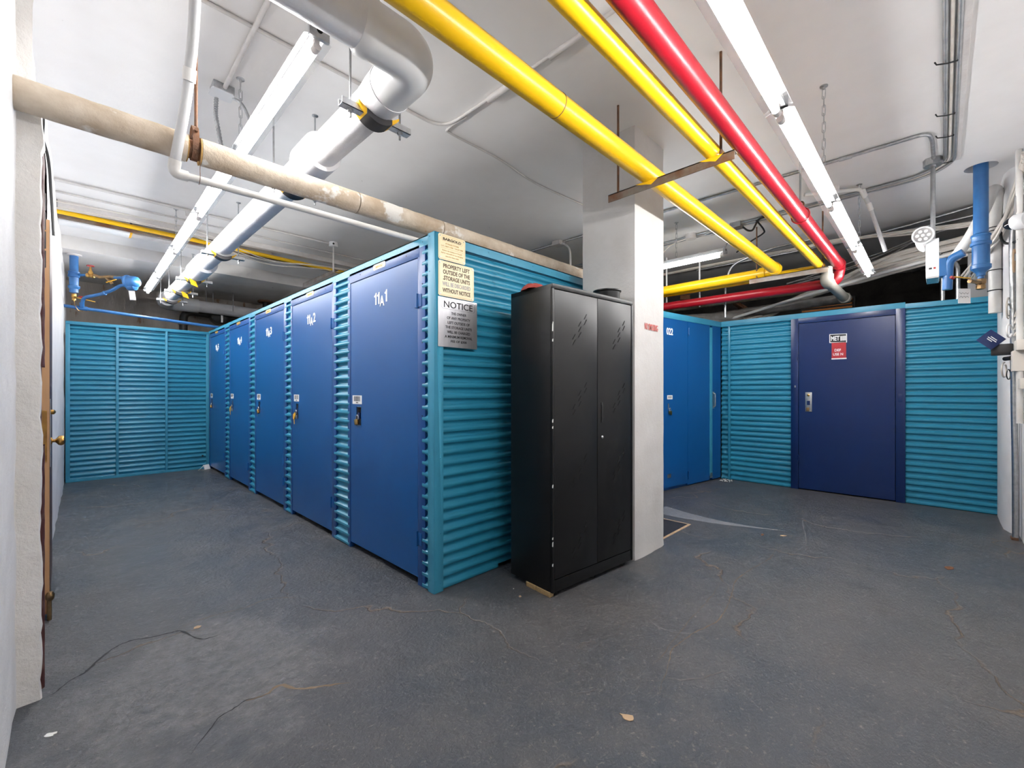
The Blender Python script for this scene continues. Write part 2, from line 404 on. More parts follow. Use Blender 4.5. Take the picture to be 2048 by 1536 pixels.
# left wall: near stretch, plaster pier with the doorway, far stretch
wl = MB()
wl.grid(lambda u, v: rough((-.150, -.7 + u * 3.2, v * CZ), .006), 30, 40)
wl.grid(lambda u, v: rough((-.118 + .062 * u + (.004 if v * CZ > 2.2 else 0) - (.05 * max(0, v - .7)), 4.30 + u * 5.32, v * CZ), .010, 5.), 60, 36)
wl.box(-.6, -.2, -.7, 9.62, 0, CZ)
struct(wl.build('wall_left', 'wall_paint', fix=False))['label'] = 'rough white painted left wall'
def pier_edge(z):
    e = -.087
    if z > 2.15: e -= .045 * min(1, (z - 2.15) / .8) - .012 * (z < 2.35)
    return e + .006 * mnoise.noise(Vector((1.3, 0, z * 9))) + .003 * mnoise.noise(Vector((4.3, 0, z * 31)))
pr = MB()
def pier_pt(u, v):
    z = v * CZ; e = pier_edge(z)
    prof = [(-.20, 2.455), (-.165, 2.470), (-.150, 2.488), (-.125, 2.490), (-.105, 2.492), (e + .000, 2.494), (e + .004, 2.505), (e + .002, 2.545), (e - .01, 2.575), (-.2, 2.60)]
    x, y = prof[round(u * 9)]
    if z < .06: x += .004
    return rough((x, y, z), .004, 14.)
pr.grid(pier_pt, 9, 90)
struct(pr.build('wall_pier', 'wall_plaster', fix=False), 'cracked white plaster pier at the left edge beside the doorway', 'pier')
# doorway recess behind the pier
slab('wall_recess', 'wall_paint', -.45, -.17, 2.60, 4.32, 0., CZ)['label'] = 'white wall above and behind the open doorway'
# maroon door frame, broken where plaster covers it
jb = MB()
for z0, z1 in ((0.0, .98), (1.30, 2.16)):
    jb.grid(lambda u, v: rough([(-.2, 2.575, 0), (-.083, 2.58, 0), (-.0785, 2.59, 0), (-.0795, 2.66, 0), (-.2, 2.665, 0)][round(u * 4)], .0, 1) + Vector((.0015 * mnoise.noise(Vector((0, u * 3, (z0 + v * (z1 - z0)) * 22))), 0, z0 + v * (z1 - z0))), 4, 40, False)
jb.box(-.20, -.088, 2.6, 2.66, 0, 2.16)
tr2 = struct(jb.build('trim_2', 'maroon_paint'), 'chipped maroon painted door frame behind the plaster pier', 'door frame')
dr = thing('door_1', 'old wooden door standing ajar in the left wall', 'door', (-.10, 3.35, 0))
dr['kind'] = 'structure'
lf = MB().prism([(-.128, 3.35, .03), (-.082, 3.35, .03), (-.093, 4.25, .03), (-.139, 4.25, .03)], (0, 0, 2.075)).build('door_leaf', 'door_maroon', dr)
MB().prism([(-.129, 3.344, .03), (-.083, 3.344, .03), (-.0835, 3.3495, .03), (-.129, 3.3495, .03)], (0, 0, 2.075)).build('edge_strip', 'door_wood', lf)
lp = MB().prism([(-.083, 3.355, .80), (-.0795, 3.355, .80), (-.0803, 3.425, .80), (-.0838, 3.425, .80)], (0, 0, .36)).build('lock_plate', 'galvanised', dr)
MB().box(-.118, -.092, 3.3415, 3.345, .83, 1.10).build('strike_plate', 'brass', dr)
kn = MB().lathe((-.079, 3.392, .935), (1, 0, 0), [(.019, 0), (.019, .004), (.0085, .007), (.0085, .016), (.014, .021), (.024, .028), (.027, .038), (.024, .048), (.014, .054), (.001, .056)])
kn.build('knob', 'brass', dr)
MB().lathe((-.0795, 3.39, 1.09), (1, 0, 0), [(.013, 0), (.013, .012), (.006, .018), (.001, .019)], 12).build('lock_cylinder', 'brass', dr)
hg = MB()
for z in (1.72, 1.80, 1.88, 1.96): hg.cyl((-.083, 2.672, z), (-.083, 2.672, z + .07), .007, n=10)
hg.box(-.100, -.086, 2.662, 2.676, 1.70, 2.04)
hg.build('hinge', 'black_iron', tr2)
st = MB().tube([(-.083, 3.33, .0), (-.083, 3.335, .12)], .009).lathe((-.081, 3.335, .10), (0, 0, 1), [(.010, 0), (.017, .012), (.018, .03), (.011, .045)], 12)
tag(st.build('door_stop', 'bronze'), 'brown rubber-tipped door stop under the wooden door', 'door stop')
tag(MB().tube(smooth([(-.155, 4.36, 2.98), (-.115, 4.34, 2.80), (-.100, 4.33, 2.55), (-.088, 4.33, 2.27)]), .008).build('door_cable', 'cable_black'), 'black cable running down the white wall above the wooden door', 'cable')

# column
def col_pt(a, z):
    pass
cb = MB(); cx0, cx1, cy0, cy1 = 2.80, 3.256, 1.538, 1.992
ring = []
for (ax, ay), (bx, by) in (((cx0, cy0), (cx1, cy0)), ((cx1, cy0), (cx1, cy1)), ((cx1, cy1), (cx0, cy1)), ((cx0, cy1), (cx0, cy0))):
    for k in range(8):
        ring.append((ax + (bx - ax) * k / 8, ay + (by - ay) * k / 8))
def col_fn(u, v):
    x, y = ring[round(u * 32) % 32]; z = v * CZ
    c = Vector((x - 3.028, y - 1.765, 0)).normalized(); corner = (round(u * 32) % 8 == 0)
    p = Vector((x, y, z)) - c * (.006 if corner else 0)
    j = .003 if z > .06 else .012
    return p + c * (j * mnoise.noise(Vector((x * 9, y * 9, z * 5))) + (.006 if z < .02 else 0))
cb.grid(col_fn, 32, 60, False)
struct(cb.build('column', 'column_paint'), 'square off-white concrete column behind the black cabinet', 'column')
ns = MB(); text_fit(ns, 'NO SMOKING', (2.935, 1.5335, 1.655), (1, 0, 0), (0, 0, 1), .205, .048, .012, .0012)
tag(ns.build('stencilled_lettering', 'red_stencil'), 'small red NO SMOKING stencil on the column', 'lettering')
# pilaster at the right wall
pw = MB().grid(lambda u, v: rough([(6.28, -.47, 0), (6.28, -.40, 0), (5.95, -.395, 0), (5.70, -.40, 0), (5.60, -.425, 0), (5.53, -.47, 0)][round(u * 5)], .012, 6.) + Vector((0, 0, v * CZ)), 5, 30)
struct(pw.build('wall_pilaster', 'wall_paint'), 'white plastered pilaster at the right end of the meter partition', 'pilaster')

# ================================================================== STORAGE UNITS
U = 1.515; HT = 2.147
PER = .0678; AMP = .0108
def wave(z):
    t = (z / PER) % 1.0
    return AMP * math.tanh(2.0 * math.sin(2 * math.pi * t)) / .964
def zlist(z0, z1):
    n = int((z1 - z0) / (PER / 8)); return [z0 + (z1 - z0) * i / n for i in range(n + 1)]
def sheet(mb, p0, p1, nrm, z0, z1, nu=1, jit=0., off=0.):
    """corrugated sheet from plan point p0 to p1, ridges horizontal, nrm = outward unit normal in plan"""
    p0, p1, nrm = Vector((*p0, 0)), Vector((*p1, 0)), Vector((*nrm, 0)); Z = zlist(z0, z1); nv = len(Z) - 1
    def fn(u, v):
        z = Z[round(v * nv)]; q = p0.lerp(p1, u)
        d = wave(z + off)
        if jit: d += jit * mnoise.noise(Vector((q.x * 40, q.y * 40, z * 25)))
        return q + nrm * d + Vector((0, 0, z))
    mb.grid(fn, nu, nv)
    return mb
def digits(mb, tx, y0, xf, z0=1.81):
    """house number: two ones, dropped A, final digit; text runs towards -y"""
    u, v = (0, -1, 0), (0, 0, 1)
    numeral_one(mb, (xf, y0, z0 + .003), u, v, .033, .083)
    numeral_one(mb, (xf, y0 - .042, z0 + .003), u, v, .033, .083)
    text_fit(mb, 'A', (xf, y0 - .078, z0 - .016), u, v, .062, .072, .022, .0012)
    if tx == '1': numeral_one(mb, (xf, y0 - .146, z0 + .006), u, v, .033, .083)
    else: text_fit(mb, tx, (xf, y0 - .146, z0 + .006), u, v, .034 if tx == '1' else .052, .083, .022, .0012)
def barcode(door, yc, zc, xf, w=.15, h=.065):
    st = MB().box(xf - .0012, xf, yc - w / 2, yc + w / 2, zc - h / 2, zc + h / 2).build('barcode_sticker', 'paper_white', door)
    return st
def bars(door, yc, zc, xf, w=.15, h=.065):
    mb = MB(); y = yc + w * .34; rnd = random.Random(int(yc * 1000))
    while y > yc - w * .34:
        t = rnd.choice((.0025, .004, .006)); mb.box(xf - .0018, xf - .0012, y - t, y, zc - h * .18, zc + h * .40); y -= t + rnd.choice((.0025, .004, .006))
    mb.box(xf - .0018, xf - .0012, yc - .018, yc + .018, zc - h * .40, zc - h * .28)
    mb.build('barcode_print', 'bar_ink', door)
def screw(mb, p, n, r=.0045):
    p, n = Vector(p), Vector(n); mb.cyl(p - n * .001, p + n * .0022, r, r * .8, 6)

bays = [('1', 2.136, 3.392, 2.230, 3.285), ('2', 3.392, 4.605, 3.500, 4.545), ('3', 4.605, 5.828, 4.665, 5.740),
        ('4', 5.828, 7.010, 5.915, 6.920), ('5', 7.010, 8.165, 7.100, 8.140)]
unit_lbl = ['storage unit 11A1 with deep blue door, nearest the corner with the signs', 'storage unit 11A2 with a yellow key tag on its lock, second from the corner',
            'storage unit 11A3 with blue door, middle of the row of five', 'storage unit 11A4 with a yellow key tag, second from the far teal panels', 'storage unit 11A5 with blue door beside the far teal panels']
lock_lbl = ['brass padlock in the latch slot of door 11A1', 'padlock with yellow key tag on door 11A2', 'brass padlock with keys on door 11A3', 'padlock with yellow key tag on door 11A4', 'small brass padlock on the farthest door 11A5']
for i, (dg, y0, y1, f0, f1) in enumerate(bays):
    t = thing('storage_unit', unit_lbl[i], 'storage unit', (U, y0, 0), 0, 'storage units 11A1 to 11A5')
    xs = U + .002
    a0 = y0 + (.0 if i else .03)
    sheet(MB(), (xs, a0), (xs, f0 + .03), (-1, 0), .0, 2.10).build('corrugated_panel', 'teal_paint', t)
    if y1 - f1 > .03: sheet(MB(), (xs, f1 - .03), (xs, y1), (-1, 0), .0, 2.10).build('corrugated_panel', 'teal_paint', t)
    # top trim: an angle capping the sheet
    tt = MB().box(U - .0075, U + .002, y0, y1, 2.088, HT).box(U - .0075, U + .05, y0, y1, HT - .006, HT)
    ttm = tt.build('top_trim', 'teal_trim', t)
    xf = U - .0065
    g = .004; jw = .058; hb = 2.028
    sc = MB()
    MB().box(xf, U + .03, f0, f0 + jw + .022, .0, 2.104).build('door_jamb', 'blue_trim', t, .002)
    MB().box(xf, U + .03, f1 - .045, f1, .0, 2.104).build('door_jamb', 'blue_trim', t, .002)
    MB().box(xf - .001, U + .03, f0 + jw + .002, f1 - .032, hb + g, 2.106).build('door_header', 'blue_trim', t, .002)
    for z in (.16, .62, 1.05, 1.50, 1.86, 1.98):
        screw(sc, (xf, f0 + .03, z), (-1, 0, 0)); screw(sc, (xf, f1 - .022, z + .02), (-1, 0, 0))
    for k in range(5): screw(sc, (U - .006, y0 + .12 + k * .25, 2.115), (-1, 0, 0))
    for k in (.2, .5, .8): screw(sc, (xf - .001, f0 + (f1 - f0) * k, 2.07), (-1, 0, 0))
    sc.build('screw_heads', 'black_iron', t)['kind'] = 'stuff'
    # door with a latch opening
    d0, d1 = f0 + jw + .022 + g, f1 - .045 - g; zb = .045; xd = xf + .003
    lz0, lz1, ly1 = .945, 1.085, d1 - .095; ly0 = ly1 - .075
    if i: ly0 += .018
    dm = MB()
    for b in ((d0, ly0, zb, hb), (ly1, d1, zb, hb), (ly0, ly1, zb, lz0), (ly0, ly1, lz1, hb)): dm.box(xd, U + .028, *b)
    door = dm.build('door', 'blue_paint', t)
    rc = MB().box(U + .055, U + .058, ly0, ly1, lz0, lz1)
    rc.box(xd + .004, U + .058, ly0, ly0 + .003, lz0, lz1).box(xd + .004, U + .058, ly1 - .003, ly1, lz0, lz1).box(xd + .004, U + .058, ly0, ly1, lz1 - .003, lz1).box(xd + .004, U + .058, ly0, ly1, lz0, lz0 + .003)
    rc.build('latch_recess', 'galvanised', door)
    MB().box(U + .010, U + .022, ly0 + .006, ly0 + .034, lz0 + .06, lz1 - .012).box(U + .002, U + .03, ly1 - .034, ly1 - .008, lz0 + .05, lz1 - .045).build('latch_bolt', 'navy_paint', door)
    rim = MB()
    w_ = .008
    for b in ((ly0 - w_, ly0, lz0 - w_, lz1 + w_), (ly1, ly1 + w_, lz0 - w_, lz1 + w_), (ly0, ly1, lz0 - w_, lz0), (ly0, ly1, lz1, lz1 + w_)): rim.box(xd - .0015, xd + .001, *b)
    rim.build('latch_rim', 'blue_paint', door)
    for zc in (1.762, .288):
        hn = MB().cyl((xf - .004, f0 + jw + .024, zc - .045), (xf - .004, f0 + jw + .024, zc + .045), .0075, n=10)
        hn.box(xf - .0035, xf + .002, f0 + .035, f0 + jw + .055, zc - .038, zc + .038)
        hn.build('hinge', 'blue_paint', door)
    nm = MB(); yn = f1 - .42
    digits(nm, dg, yn, xd - .0008); nm.build('unit_number', 'white_print', door)
    yb = d1 - .085; zbv = 1.138
    bw = .15 if i == 0 else .13
    barcode(door, yb - .02, zbv, xd, bw); bars(door, yb - .02, zbv, xd, bw)
    pl = MB(); yp = (f0 + f1) / 2 + (.02 if i else .03); pl.prism([(xf - .001, yp + .075, 2.058), (xf - .001, yp - .075, 2.058), (xf - .001, yp - .085, 2.066), (xf - .001, yp - .085, 2.088), (xf - .001, yp - .075, 2.096), (xf - .001, yp + .075, 2.096), (xf - .001, yp + .085, 2.088), (xf - .001, yp + .085, 2.066)], (-.002, 0, 0))
    pm = pl.build('name_plate', 'sign_cream' if i == 0 else 'gold_plate', t)
    pt = MB(); text_fit(pt, 'BARGOLD', (xf - .0036, yp + .05, 2.068), (0, -1, 0), (0, 0, 1), .10, .017, .02, .0005); pt.build('plate_lettering', 'sign_gold_ink', pm)
    # padlock hanging from the latch
    yk = (ly0 + ly1) / 2 + .006
    k = thing('padlock', lock_lbl[i], 'padlock', (xd - .006, yk, lz0 + .02), 0, 'padlocks on the storage doors')
    kx = xd - .010
    if i in (1, 3):
        MB().box(kx - .006, kx + .010, yk - .016, yk + .016, lz0 - .008, lz0 + .028).build('lock_body', 'galvanised', k, .003)
        MB().prism([(kx - .014, yk + .030, lz0 + .035), (kx - .014, yk - .022, lz0 + .060), (kx - .014, yk - .038, lz0 + .035), (kx - .014, yk + .004, lz0 - .012), (kx - .014, yk + .030, lz0 - .008)], (-.003, 0, 0)).build('key_tag', 'handle_yellow', k)
        MB().box(kx - .016, kx - .012, yk + .000, yk + .008, lz0 - .055, lz0 + .0).build('key', 'handle_yellow', k)
    else:
        MB().pbox((kx - .008, yk + .030, lz0 + .002), (0, -.040, .006), (0, .012, .042), (.018, 0, 0)).build('lock_body', 'brass', k, .003)
        if i == 2: MB().box(kx - .014, kx - .011, yk - .020, yk - .012, lz0 - .03, lz0 + .03).build('key', 'brass', k)
    MB().tube(smooth([(kx, yk + .022, lz0 + .035), (kx, yk + .018, lz0 + .065), (kx, yk + .004, lz0 + .078), (kx, yk - .012, lz0 + .070), (kx, yk - .012, lz0 + .042)], 4), .0035, 8).build('shackle', 'galvanised', k)

# side of the block facing the cabinet
SY = 2.136
sd = thing('corrugated_partition', 'long teal corrugated side of the storage block behind the black cabinet', 'partition', (U, SY, 0))
sheet(MB(), (U + .02, SY + .014), (2.035, SY + .014), (0, -1), .004, 2.10, 2).build('corrugated_sheet', 'teal_paint', sd)
sheet(MB(), (2.005, SY + .0105), (4.10, SY + .0105), (0, -1), .03, 2.10, 4, .0006).build('corrugated_sheet', 'teal_paint', sd)
MB().box(U + .0, 4.1, SY - .006, SY + .002, 2.088, HT).box(U, 4.1, SY - .006, SY + .05, HT - .006, HT).build('top_trim', 'teal_trim', sd)
ca = MB().box(U - .012, U + .055, SY - .008, SY - .004, .0, HT + .003).box(U - .012, U - .008, SY - .008, SY + .058, .0, HT + .003)
ca.build('corner_angle', 'teal_trim', sd, .001)
sc = MB()
for z in (.05, .35, .80, 1.20, 1.42, 1.90, 2.11):
    screw(sc, (U + .035, SY - .008, z), (0, -1, 0)); screw(sc, (U - .012, SY + .04, z + .02), (-1, 0, 0))
for k in range(8): screw(sc, (1.72 + k * .22, SY - .006, 2.12), (0, -1, 0)); screw(sc, (2.1 + k * .24, SY - .002, 2.002), (0, -1, 0))
sc.build('screw_heads', 'teal_trim', sd)['kind'] = 'stuff'
MB().box(U + .06, 4.1, SY + .06, 8.15, 2.06, 2.09).build('unseen_light_shield', 'galvanised', sd)  # added out of sight over the units to keep lamp light out
MB().box(4.08, 4.11, SY, 8.15, 0, 2.1).build('end_panel', 'teal_paint', sd)

# signs on the corner
def sign(name, label, x0, x1, z0, z1, m, cut=.008, y=SY - .010, th=.003):
    t = thing(name, label, 'sign', (x0, y, z0), 0)
    MB().prism([(x0 + cut, y, z0), (x1 - cut, y, z0), (x1, y, z0 + cut), (x1, y, z1 - cut), (x1 - cut, y, z1), (x0 + cut, y, z1), (x0, y, z1 - cut), (x0, y, z0 + cut)], (0, -th, 0)).build('sign_plate', m, t)
    b = MB()
    for x, z in ((x0 + .013, z0 + .013), (x1 - .013, z0 + .013), (x0 + .013, z1 - .013), (x1 - .013, z1 - .013)): screw(b, (x, y - th, z), (0, -1, 0), .005)
    b.build('mounting_screws', 'galvanised', t)['kind'] = 'stuff'
    return t, y - th - .0004
def outline(mb, x0, x1, z0, z1, y, w=.0012, c=.010):
    P = [(x0 + c, z0), (x1 - c, z0), (x1, z0 + c), (x1, z1 - c), (x1 - c, z1), (x0 + c, z1), (x0, z1 - c), (x0, z0 + c)]
    for a, b in zip(P, P[1:] + P[:1]):
        d = Vector((b[0] - a[0], 0, b[1] - a[1])); n_ = Vector((-d.z, 0, d.x)).normalized() * w
        mb.pbox((a[0], y, a[1]), d, n_, (0, -.0004, 0))
def line_txt(m, txt, xc, z, w, h, t, y, bold=.03):
    mb = MB(); text_fit(mb, txt, (xc - w / 2, y, z), (1, 0, 0), (0, 0, 1), w, h, bold, .0004); return mb.build('lettering', m, t)
t, y = sign('wall_sign', 'small cream plate reading BARGOLD, topmost sign on the teal corner', 1.530, 1.735, 1.992, 2.146, 'sign_cream')
ob = MB(); outline(ob, 1.537, 1.728, 1.999, 2.139, y, .0009, .006); outline(ob, 1.548, 1.717, 2.105, 2.134, y, .0009, .012); ob.build('border_line', 'sign_gold_ink', t)
line_txt('sign_brown', 'BARGOLD', 1.6325, 2.1105, .140, .017, t, y, .05)
line_txt('sign_gold_ink', 'STORAGE SYSTEMS', 1.6325, 2.0875, .100, .009, t, y, .01)
line_txt('sign_gold_ink', 'L.I.C., NEW YORK  718-247-7000', 1.6325, 2.0705, .165, .010, t, y, .01)
MB().box(1.548, 1.717, y - .0004, y, 2.0625, 2.0637).build('rule_line', 'sign_gold_ink', t)
line_txt('sign_gold_ink', 'Neither the building nor Bargold', 1.6325, 2.0440, .150, .010, t, y, .0)
line_txt('sign_gold_ink', 'shall be responsible for any belongings', 1.6325, 2.0285, .168, .010, t, y, .0)
line_txt('sign_gold_ink', 'stored in these units', 1.6325, 2.0130, .100, .009, t, y, .0)
t, y = sign('wall_sign', 'cream sign reading PROPERTY LEFT OUTSIDE OF THE STORAGE UNITS', 1.530, 1.805, 1.774, 1.986, 'sign_cream')
ob = MB(); outline(ob, 1.537, 1.798, 1.781, 1.979, y, .0009, .008); ob.build('border_line', 'sign_gold_ink', t)
for s_, z, w, m_ in (('PROPERTY LEFT', 1.944, .205, 'sign_brown'), ('OUTSIDE OF THE', 1.908, .208, 'sign_brown'), ('.STORAGE UNITS', 1.872, .208, 'sign_brown'), ('WILL BE DISCARDED', 1.836, .218, 'sign_faded'), ('WITHOUT NOTICE', 1.798, .216, 'sign_brown')):
    line_txt(m_, s_, 1.6675, z, w, .0265, t, y, .032)
t, y = sign('wall_sign', 'brushed steel NOTICE sign, lowest on the teal corner', 1.528, 1.832, 1.470, 1.768, 'sign_steel', .002)
ob = MB(); outline(ob, 1.551, 1.812, 1.700, 1.757, y, .0010, .010); ob.build('border_line', 'ink', t)
line_txt('ink', 'NOTICE', 1.6815, 1.708, .224, .040, t, y, .012)
for k, (s_, w) in enumerate((('THE OWNER', .118), ('OF ANY PROPERTY', .182), ('LEFT OUTSIDE OF', .172), ('THE STORAGE UNITS', .206), ('WILL BE CHARGED', .180), ('A MINIMUM REMOVAL', .214), ('FEE OF $300', .124))):
    line_txt('ink', s_, 1.684, 1.668 - k * .0285, w, .0165, t, y, .018)

# far teal partition with three framed corrugated panels
FY = 8.17
fp = thing('framed_partition', 'teal partition of three framed corrugated panels at the far left end', 'partition', (.73, FY, 0))
for a, b, mid in ((-.02, .43, 0), (.458, .973, 1), (.997, 1.478, 2)):
    sheet(MB(), (a - .01, FY + .02), (b + .01, FY + .02), (0, -1), .03, 2.09, 1, 0, mid * .01).build('corrugated_panel', 'teal_paint', fp)
for a, b in ((-.06, -.018), (.430, .459), (.972, .998), (1.474, 1.512)):
    MB().box(a, b, FY - .012, FY + .03, .012, 2.088).build('frame_post', 'teal_trim', fp, .002)
MB().box(-.06, 1.512, FY - .014, FY + .03, 2.088, 2.13).build('top_rail', 'teal_trim', fp, .002)
MB().box(-.06, 1.512, FY - .014, FY + .03, .0, .035).build('bottom_rail', 'teal_trim', fp, .002)
MB().cyl((1.43, FY + .005, .20), (1.43, FY + .012, .20), .012, n=12).build('cable_hole', 'slot_black', fp)

# ------------------------------------------------ block with the door marked 022 (right, behind the column)
a2 = Vector((4.36, 2.445)); b2 = Vector((6.288, 2.158)); du = (b2 - a2).normalized(); dn = Vector((du.y, -du.x))
rz = math.atan2(du.y, du.x)
bt = thing('storage_unit', 'blue storage front marked 022 between the column and the teal meter partition', 'storage unit', (a2.x, a2.y, 0), rz)
def L(x): return x / du.x          # distance along the front for a given world x offset from a2
def lb(x0, x1, y0, y1, z0, z1): return MB().box(x0, x1, y0, y1, z0, z1)
s0 = L(5.477 - 4.36); s1 = L(6.0 - 4.36); s2 = L(6.066 - 4.36); send = (b2 - a2).length
d_1 = lb(.0, s0 - .004, -.004, .03, .04, 2.085).build('door', 'blue_paint', bt, local=True)
d_2 = lb(s0 + .004, s1, -.002, .03, .02, 2.085).build('side_panel', 'blue_paint', bt, local=True)
lb(s1 + .002, s2, -.006, .03, .075, 2.06).build('cover_strip', 'teal_trim', bt, .001, local=True)
lb(s1 + .002, s2, -.008, -.006, .04, .11).build('strip_foot', 'galvanised', bt, local=True)
lb(s2 + .004, send, -.002, .03, .02, 2.085).build('side_panel', 'blue_paint', bt, local=True)
lb(.0, send, -.010, .05, 2.085, 2.158).build('top_trim', 'teal_trim', bt, .001, local=True)
lb(.0, send, .03, .06, .0, 2.10).build('backing_panel', 'blue_trim', bt, local=True)
for z in (1.96, .14): MB().cyl((s0 + .012, -.010, z - .05), (s0 + .012, -.010, z + .05), .009, n=10).build('hinge', 'blue_paint', bt, local=True)
n0 = L(5.04 - 4.36)
nm = MB(); text_fit(nm, '022', (n0 - .02, -.0052, 1.885), (1, 0, 0), (0, 0, 1), .135, .085, .022, .0012); nm.build('unit_number', 'white_print', d_1, local=True)
lb(n0 - .005, n0 + .105, -.0055, -.004, 1.105, 1.155).build('barcode_sticker', 'paper_white', d_1, local=True)
bb = MB()
for k in range(9): bb.box(n0 + .012 + k * .009, n0 + .016 + k * .009, -.0062, -.0055, 1.118, 1.145)
bb.build('barcode_print', 'bar_ink', d_1, local=True)
lb(n0 + .010, n0 + .030, -.007, -.004, .985, 1.055).build('latch_slot', 'galvanised', d_1, local=True)
lb(n0 + .0, n0 + .075, -.005, -.0035, .155, .20).build('scratched_patch', 'galvanised', d_1, local=True)
hd = MB().tube(fillet([(s2 + .03, -.002, .99), (s2 + .03, -.03, 1.0), (s2 + .03, -.03, 1.17), (s2 + .03, -.002, 1.18)], .015, 4), .008, 8)
hd.box(s2 + .012, s2 + .05, -.005, -.002, .97, 1.20).build('pull_handle', 'galvanised', bt, local=True)
k = thing('padlock', 'brass padlock below the slot on the door marked 022', 'padlock', (a2.x + du.x * (n0 + .04) + dn.x * .016, a2.y + du.y * (n0 + .04) + dn.y * .016, .945), rz, 'padlocks on the storage doors')
MB().box(-.022, .014, -.009, .009, -.02, .022).build('lock_body', 'brass', k, .003, local=True)
MB().tube(smooth([(-.016, 0, .015), (-.014, 0, .045), (.002, 0, .055), (.012, 0, .04), (.010, 0, .015)], 4), .0035, 8).build('shackle', 'galvanised', k, local=True)
MB().box(.016, .034, -.004, .0, -.03, .022).build('key', 'brass', k, local=True)

# ------------------------------------------------ meter partition
MX = 6.30
mp_ = thing('meter_partition', 'teal corrugated partition with the dark blue meter room door', 'partition', (MX, .85, 0))
sheet(MB(), (MX + .012, 2.15), (MX + .012, 2.055), (-1, 0), .0, 2.09, 6, .010).build('crumpled_panel', 'teal_paint', mp_)
MB().box(MX - .010, MX + .02, 2.035, 2.062, 0, 2.09).build('cover_strip', 'teal_paint', mp_, .002)
sheet(MB(), (MX + .012, 2.04), (MX + .012, 1.30), (-1, 0), .0, 2.09, 6, .002).build('corrugated_panel', 'teal_paint', mp_)
sheet(MB(), (MX + .012, .285), (MX + .012, -.437), (-1, 0), .0, 2.085, 5, .0015).build('corrugated_panel', 'teal_paint', mp_)
MB().pbox((MX - .014, 2.15, 2.088), (0, -1.885, 0), (.05, 0, 0), (0, 0, .072)).build('top_trim', 'teal_trim', mp_, .001)
MB().pbox((MX - .014, .265, 2.090), (0, -.70, -.012), (.05, 0, 0), (0, 0, .052)).build('top_trim', 'teal_trim', mp_, .001)
MB().box(MX + .03, MX + .05, -.437, 2.15, 0, 2.09).build('backing_panel', 'gloom_dark_wall', mp_)
xf = MX - .022
MB().box(xf, MX + .03, 1.243, 1.320, 0, 2.098).build('door_jamb', 'navy_paint', mp_, .002)
MB().box(xf, MX + .03, .265, .342, 0, 2.098).build('door_jamb', 'navy_paint', mp_, .002)
MB().box(xf - .0005, MX + .03, .342, 1.243, 2.034, 2.098).build('door_header', 'navy_paint', mp_, .002)
md = MB().box(xf + .003, MX + .025, .347, 1.238, .015, 2.029).build('door', 'navy_paint', mp_)
for z in (1.62, .38): MB().cyl((xf - .003, 1.241, z - .04), (xf - .003, 1.241, z + .04), .007, n=10).build('hinge', 'navy_paint', md)
MB().box(xf - .004, xf, .288, .322, 1.085, 1.175).build('strike_box', 'navy_paint', mp_, .002)
MB().box(xf - .005, xf, 1.268, 1.282, 1.25, 1.275).build('latch_stud', 'galvanised', mp_)
xm = xf + .003
lk = MB().box(xm - .003, xm, 1.102, 1.170, .955, 1.190).build('lock_plate', 'galvanised', md, .002)
MB().lathe((xm - .003, 1.137, 1.155), (-1, 0, 0), [(.014, 0), (.014, .008), (.009, .011), (.001, .012)], 14).build('lock_cylinder', 'brass', lk)
MB().box(xm - .010, xm - .003, 1.122, 1.152, 1.035, 1.085).build('latch_lever', 'navy_paint', lk)
MB().box(xm - .016, xm - .004, 1.128, 1.158, .962, 1.005).build('lock_body', 'bronze', lk, .003)
sg = thing('door_sign', 'black METER sign with white border on the dark blue door', 'sign', (xm, .85, 1.775))
MB().pbox((xm - .002, .930, 1.772), (0, -.166, -.006), (.002, 0, 0), (0, 0, .104)).build('sign_plate', 'paper_white', sg)
pn = MB().pbox((xm - .0026, .922, 1.780), (0, -.150, -.0055), (.001, 0, 0), (0, 0, .088)).build('black_field', 'ink', sg)
lt = MB(); text_fit(lt, 'MET', (xm - .003, .915, 1.795), (0, -1, 0), (0, 0, 1), .082, .055, .03, .0006)
for k in range(3): lt.box(xm - .0036, xm - .0026, .776 + k * .018, .789 + k * .018, 1.790, 1.846)
lt.build('lettering', 'white_print', sg)
sr = thing('door_sign', 'peeling red sign below the METER sign', 'sign', (xm, .84, 1.58))
MB().box(xm - .002, xm, .772, .908, 1.585, 1.772).build('sign_plate', 'sign_red', sr)
MB().box(xm - .0025, xm, .768, .910, 1.576, 1.590).build('torn_edge', 'paper_white', sr)
lt = MB(); text_fit(lt, 'DEF', (xm - .0026, .880, 1.668), (0, -1, 0), (0, 0, 1), .060, .030, .015, .0006); text_fit(lt, 'USE N', (xm - .0026, .895, 1.620), (0, -1, 0), (0, 0, 1), .095, .030, .015, .0006)
lt.build('lettering', 'white_print', sr)

# ================================================================== BLACK CABINET
CB = thing('metal_cabinet', 'tall black metal two-door cabinet standing before the column', 'cabinet', (1.955, 1.597, 0), math.atan2(1.525 - 1.597, 2.745 - 1.955))
w, dp, z0, z1 = .793, .375, .028, 1.828
MB().box(0, .012, .012, dp, z0, z1).build('side_panel', 'cabinet_black', CB, .002, local=True)
MB().box(w - .012, w, .012, dp, z0, z1).build('side_panel', 'cabinet_black', CB, .002, local=True)
MB().box(.012, w - .012, dp - .01, dp, z0, z1).build('back_panel', 'cabinet_black', CB, local=True)
MB().box(0, w, 0, dp, z1 - .028, z1).build('top_panel', 'cabinet_black', CB, .002, local=True)
MB().box(0, .014, 0, .02, z0, z1 - .028).build('front_post', 'cabinet_black', CB, .001, local=True)
MB().box(w - .014, w, 0, .02, z0, z1 - .028).build('front_post', 'cabinet_black', CB, .001, local=True)
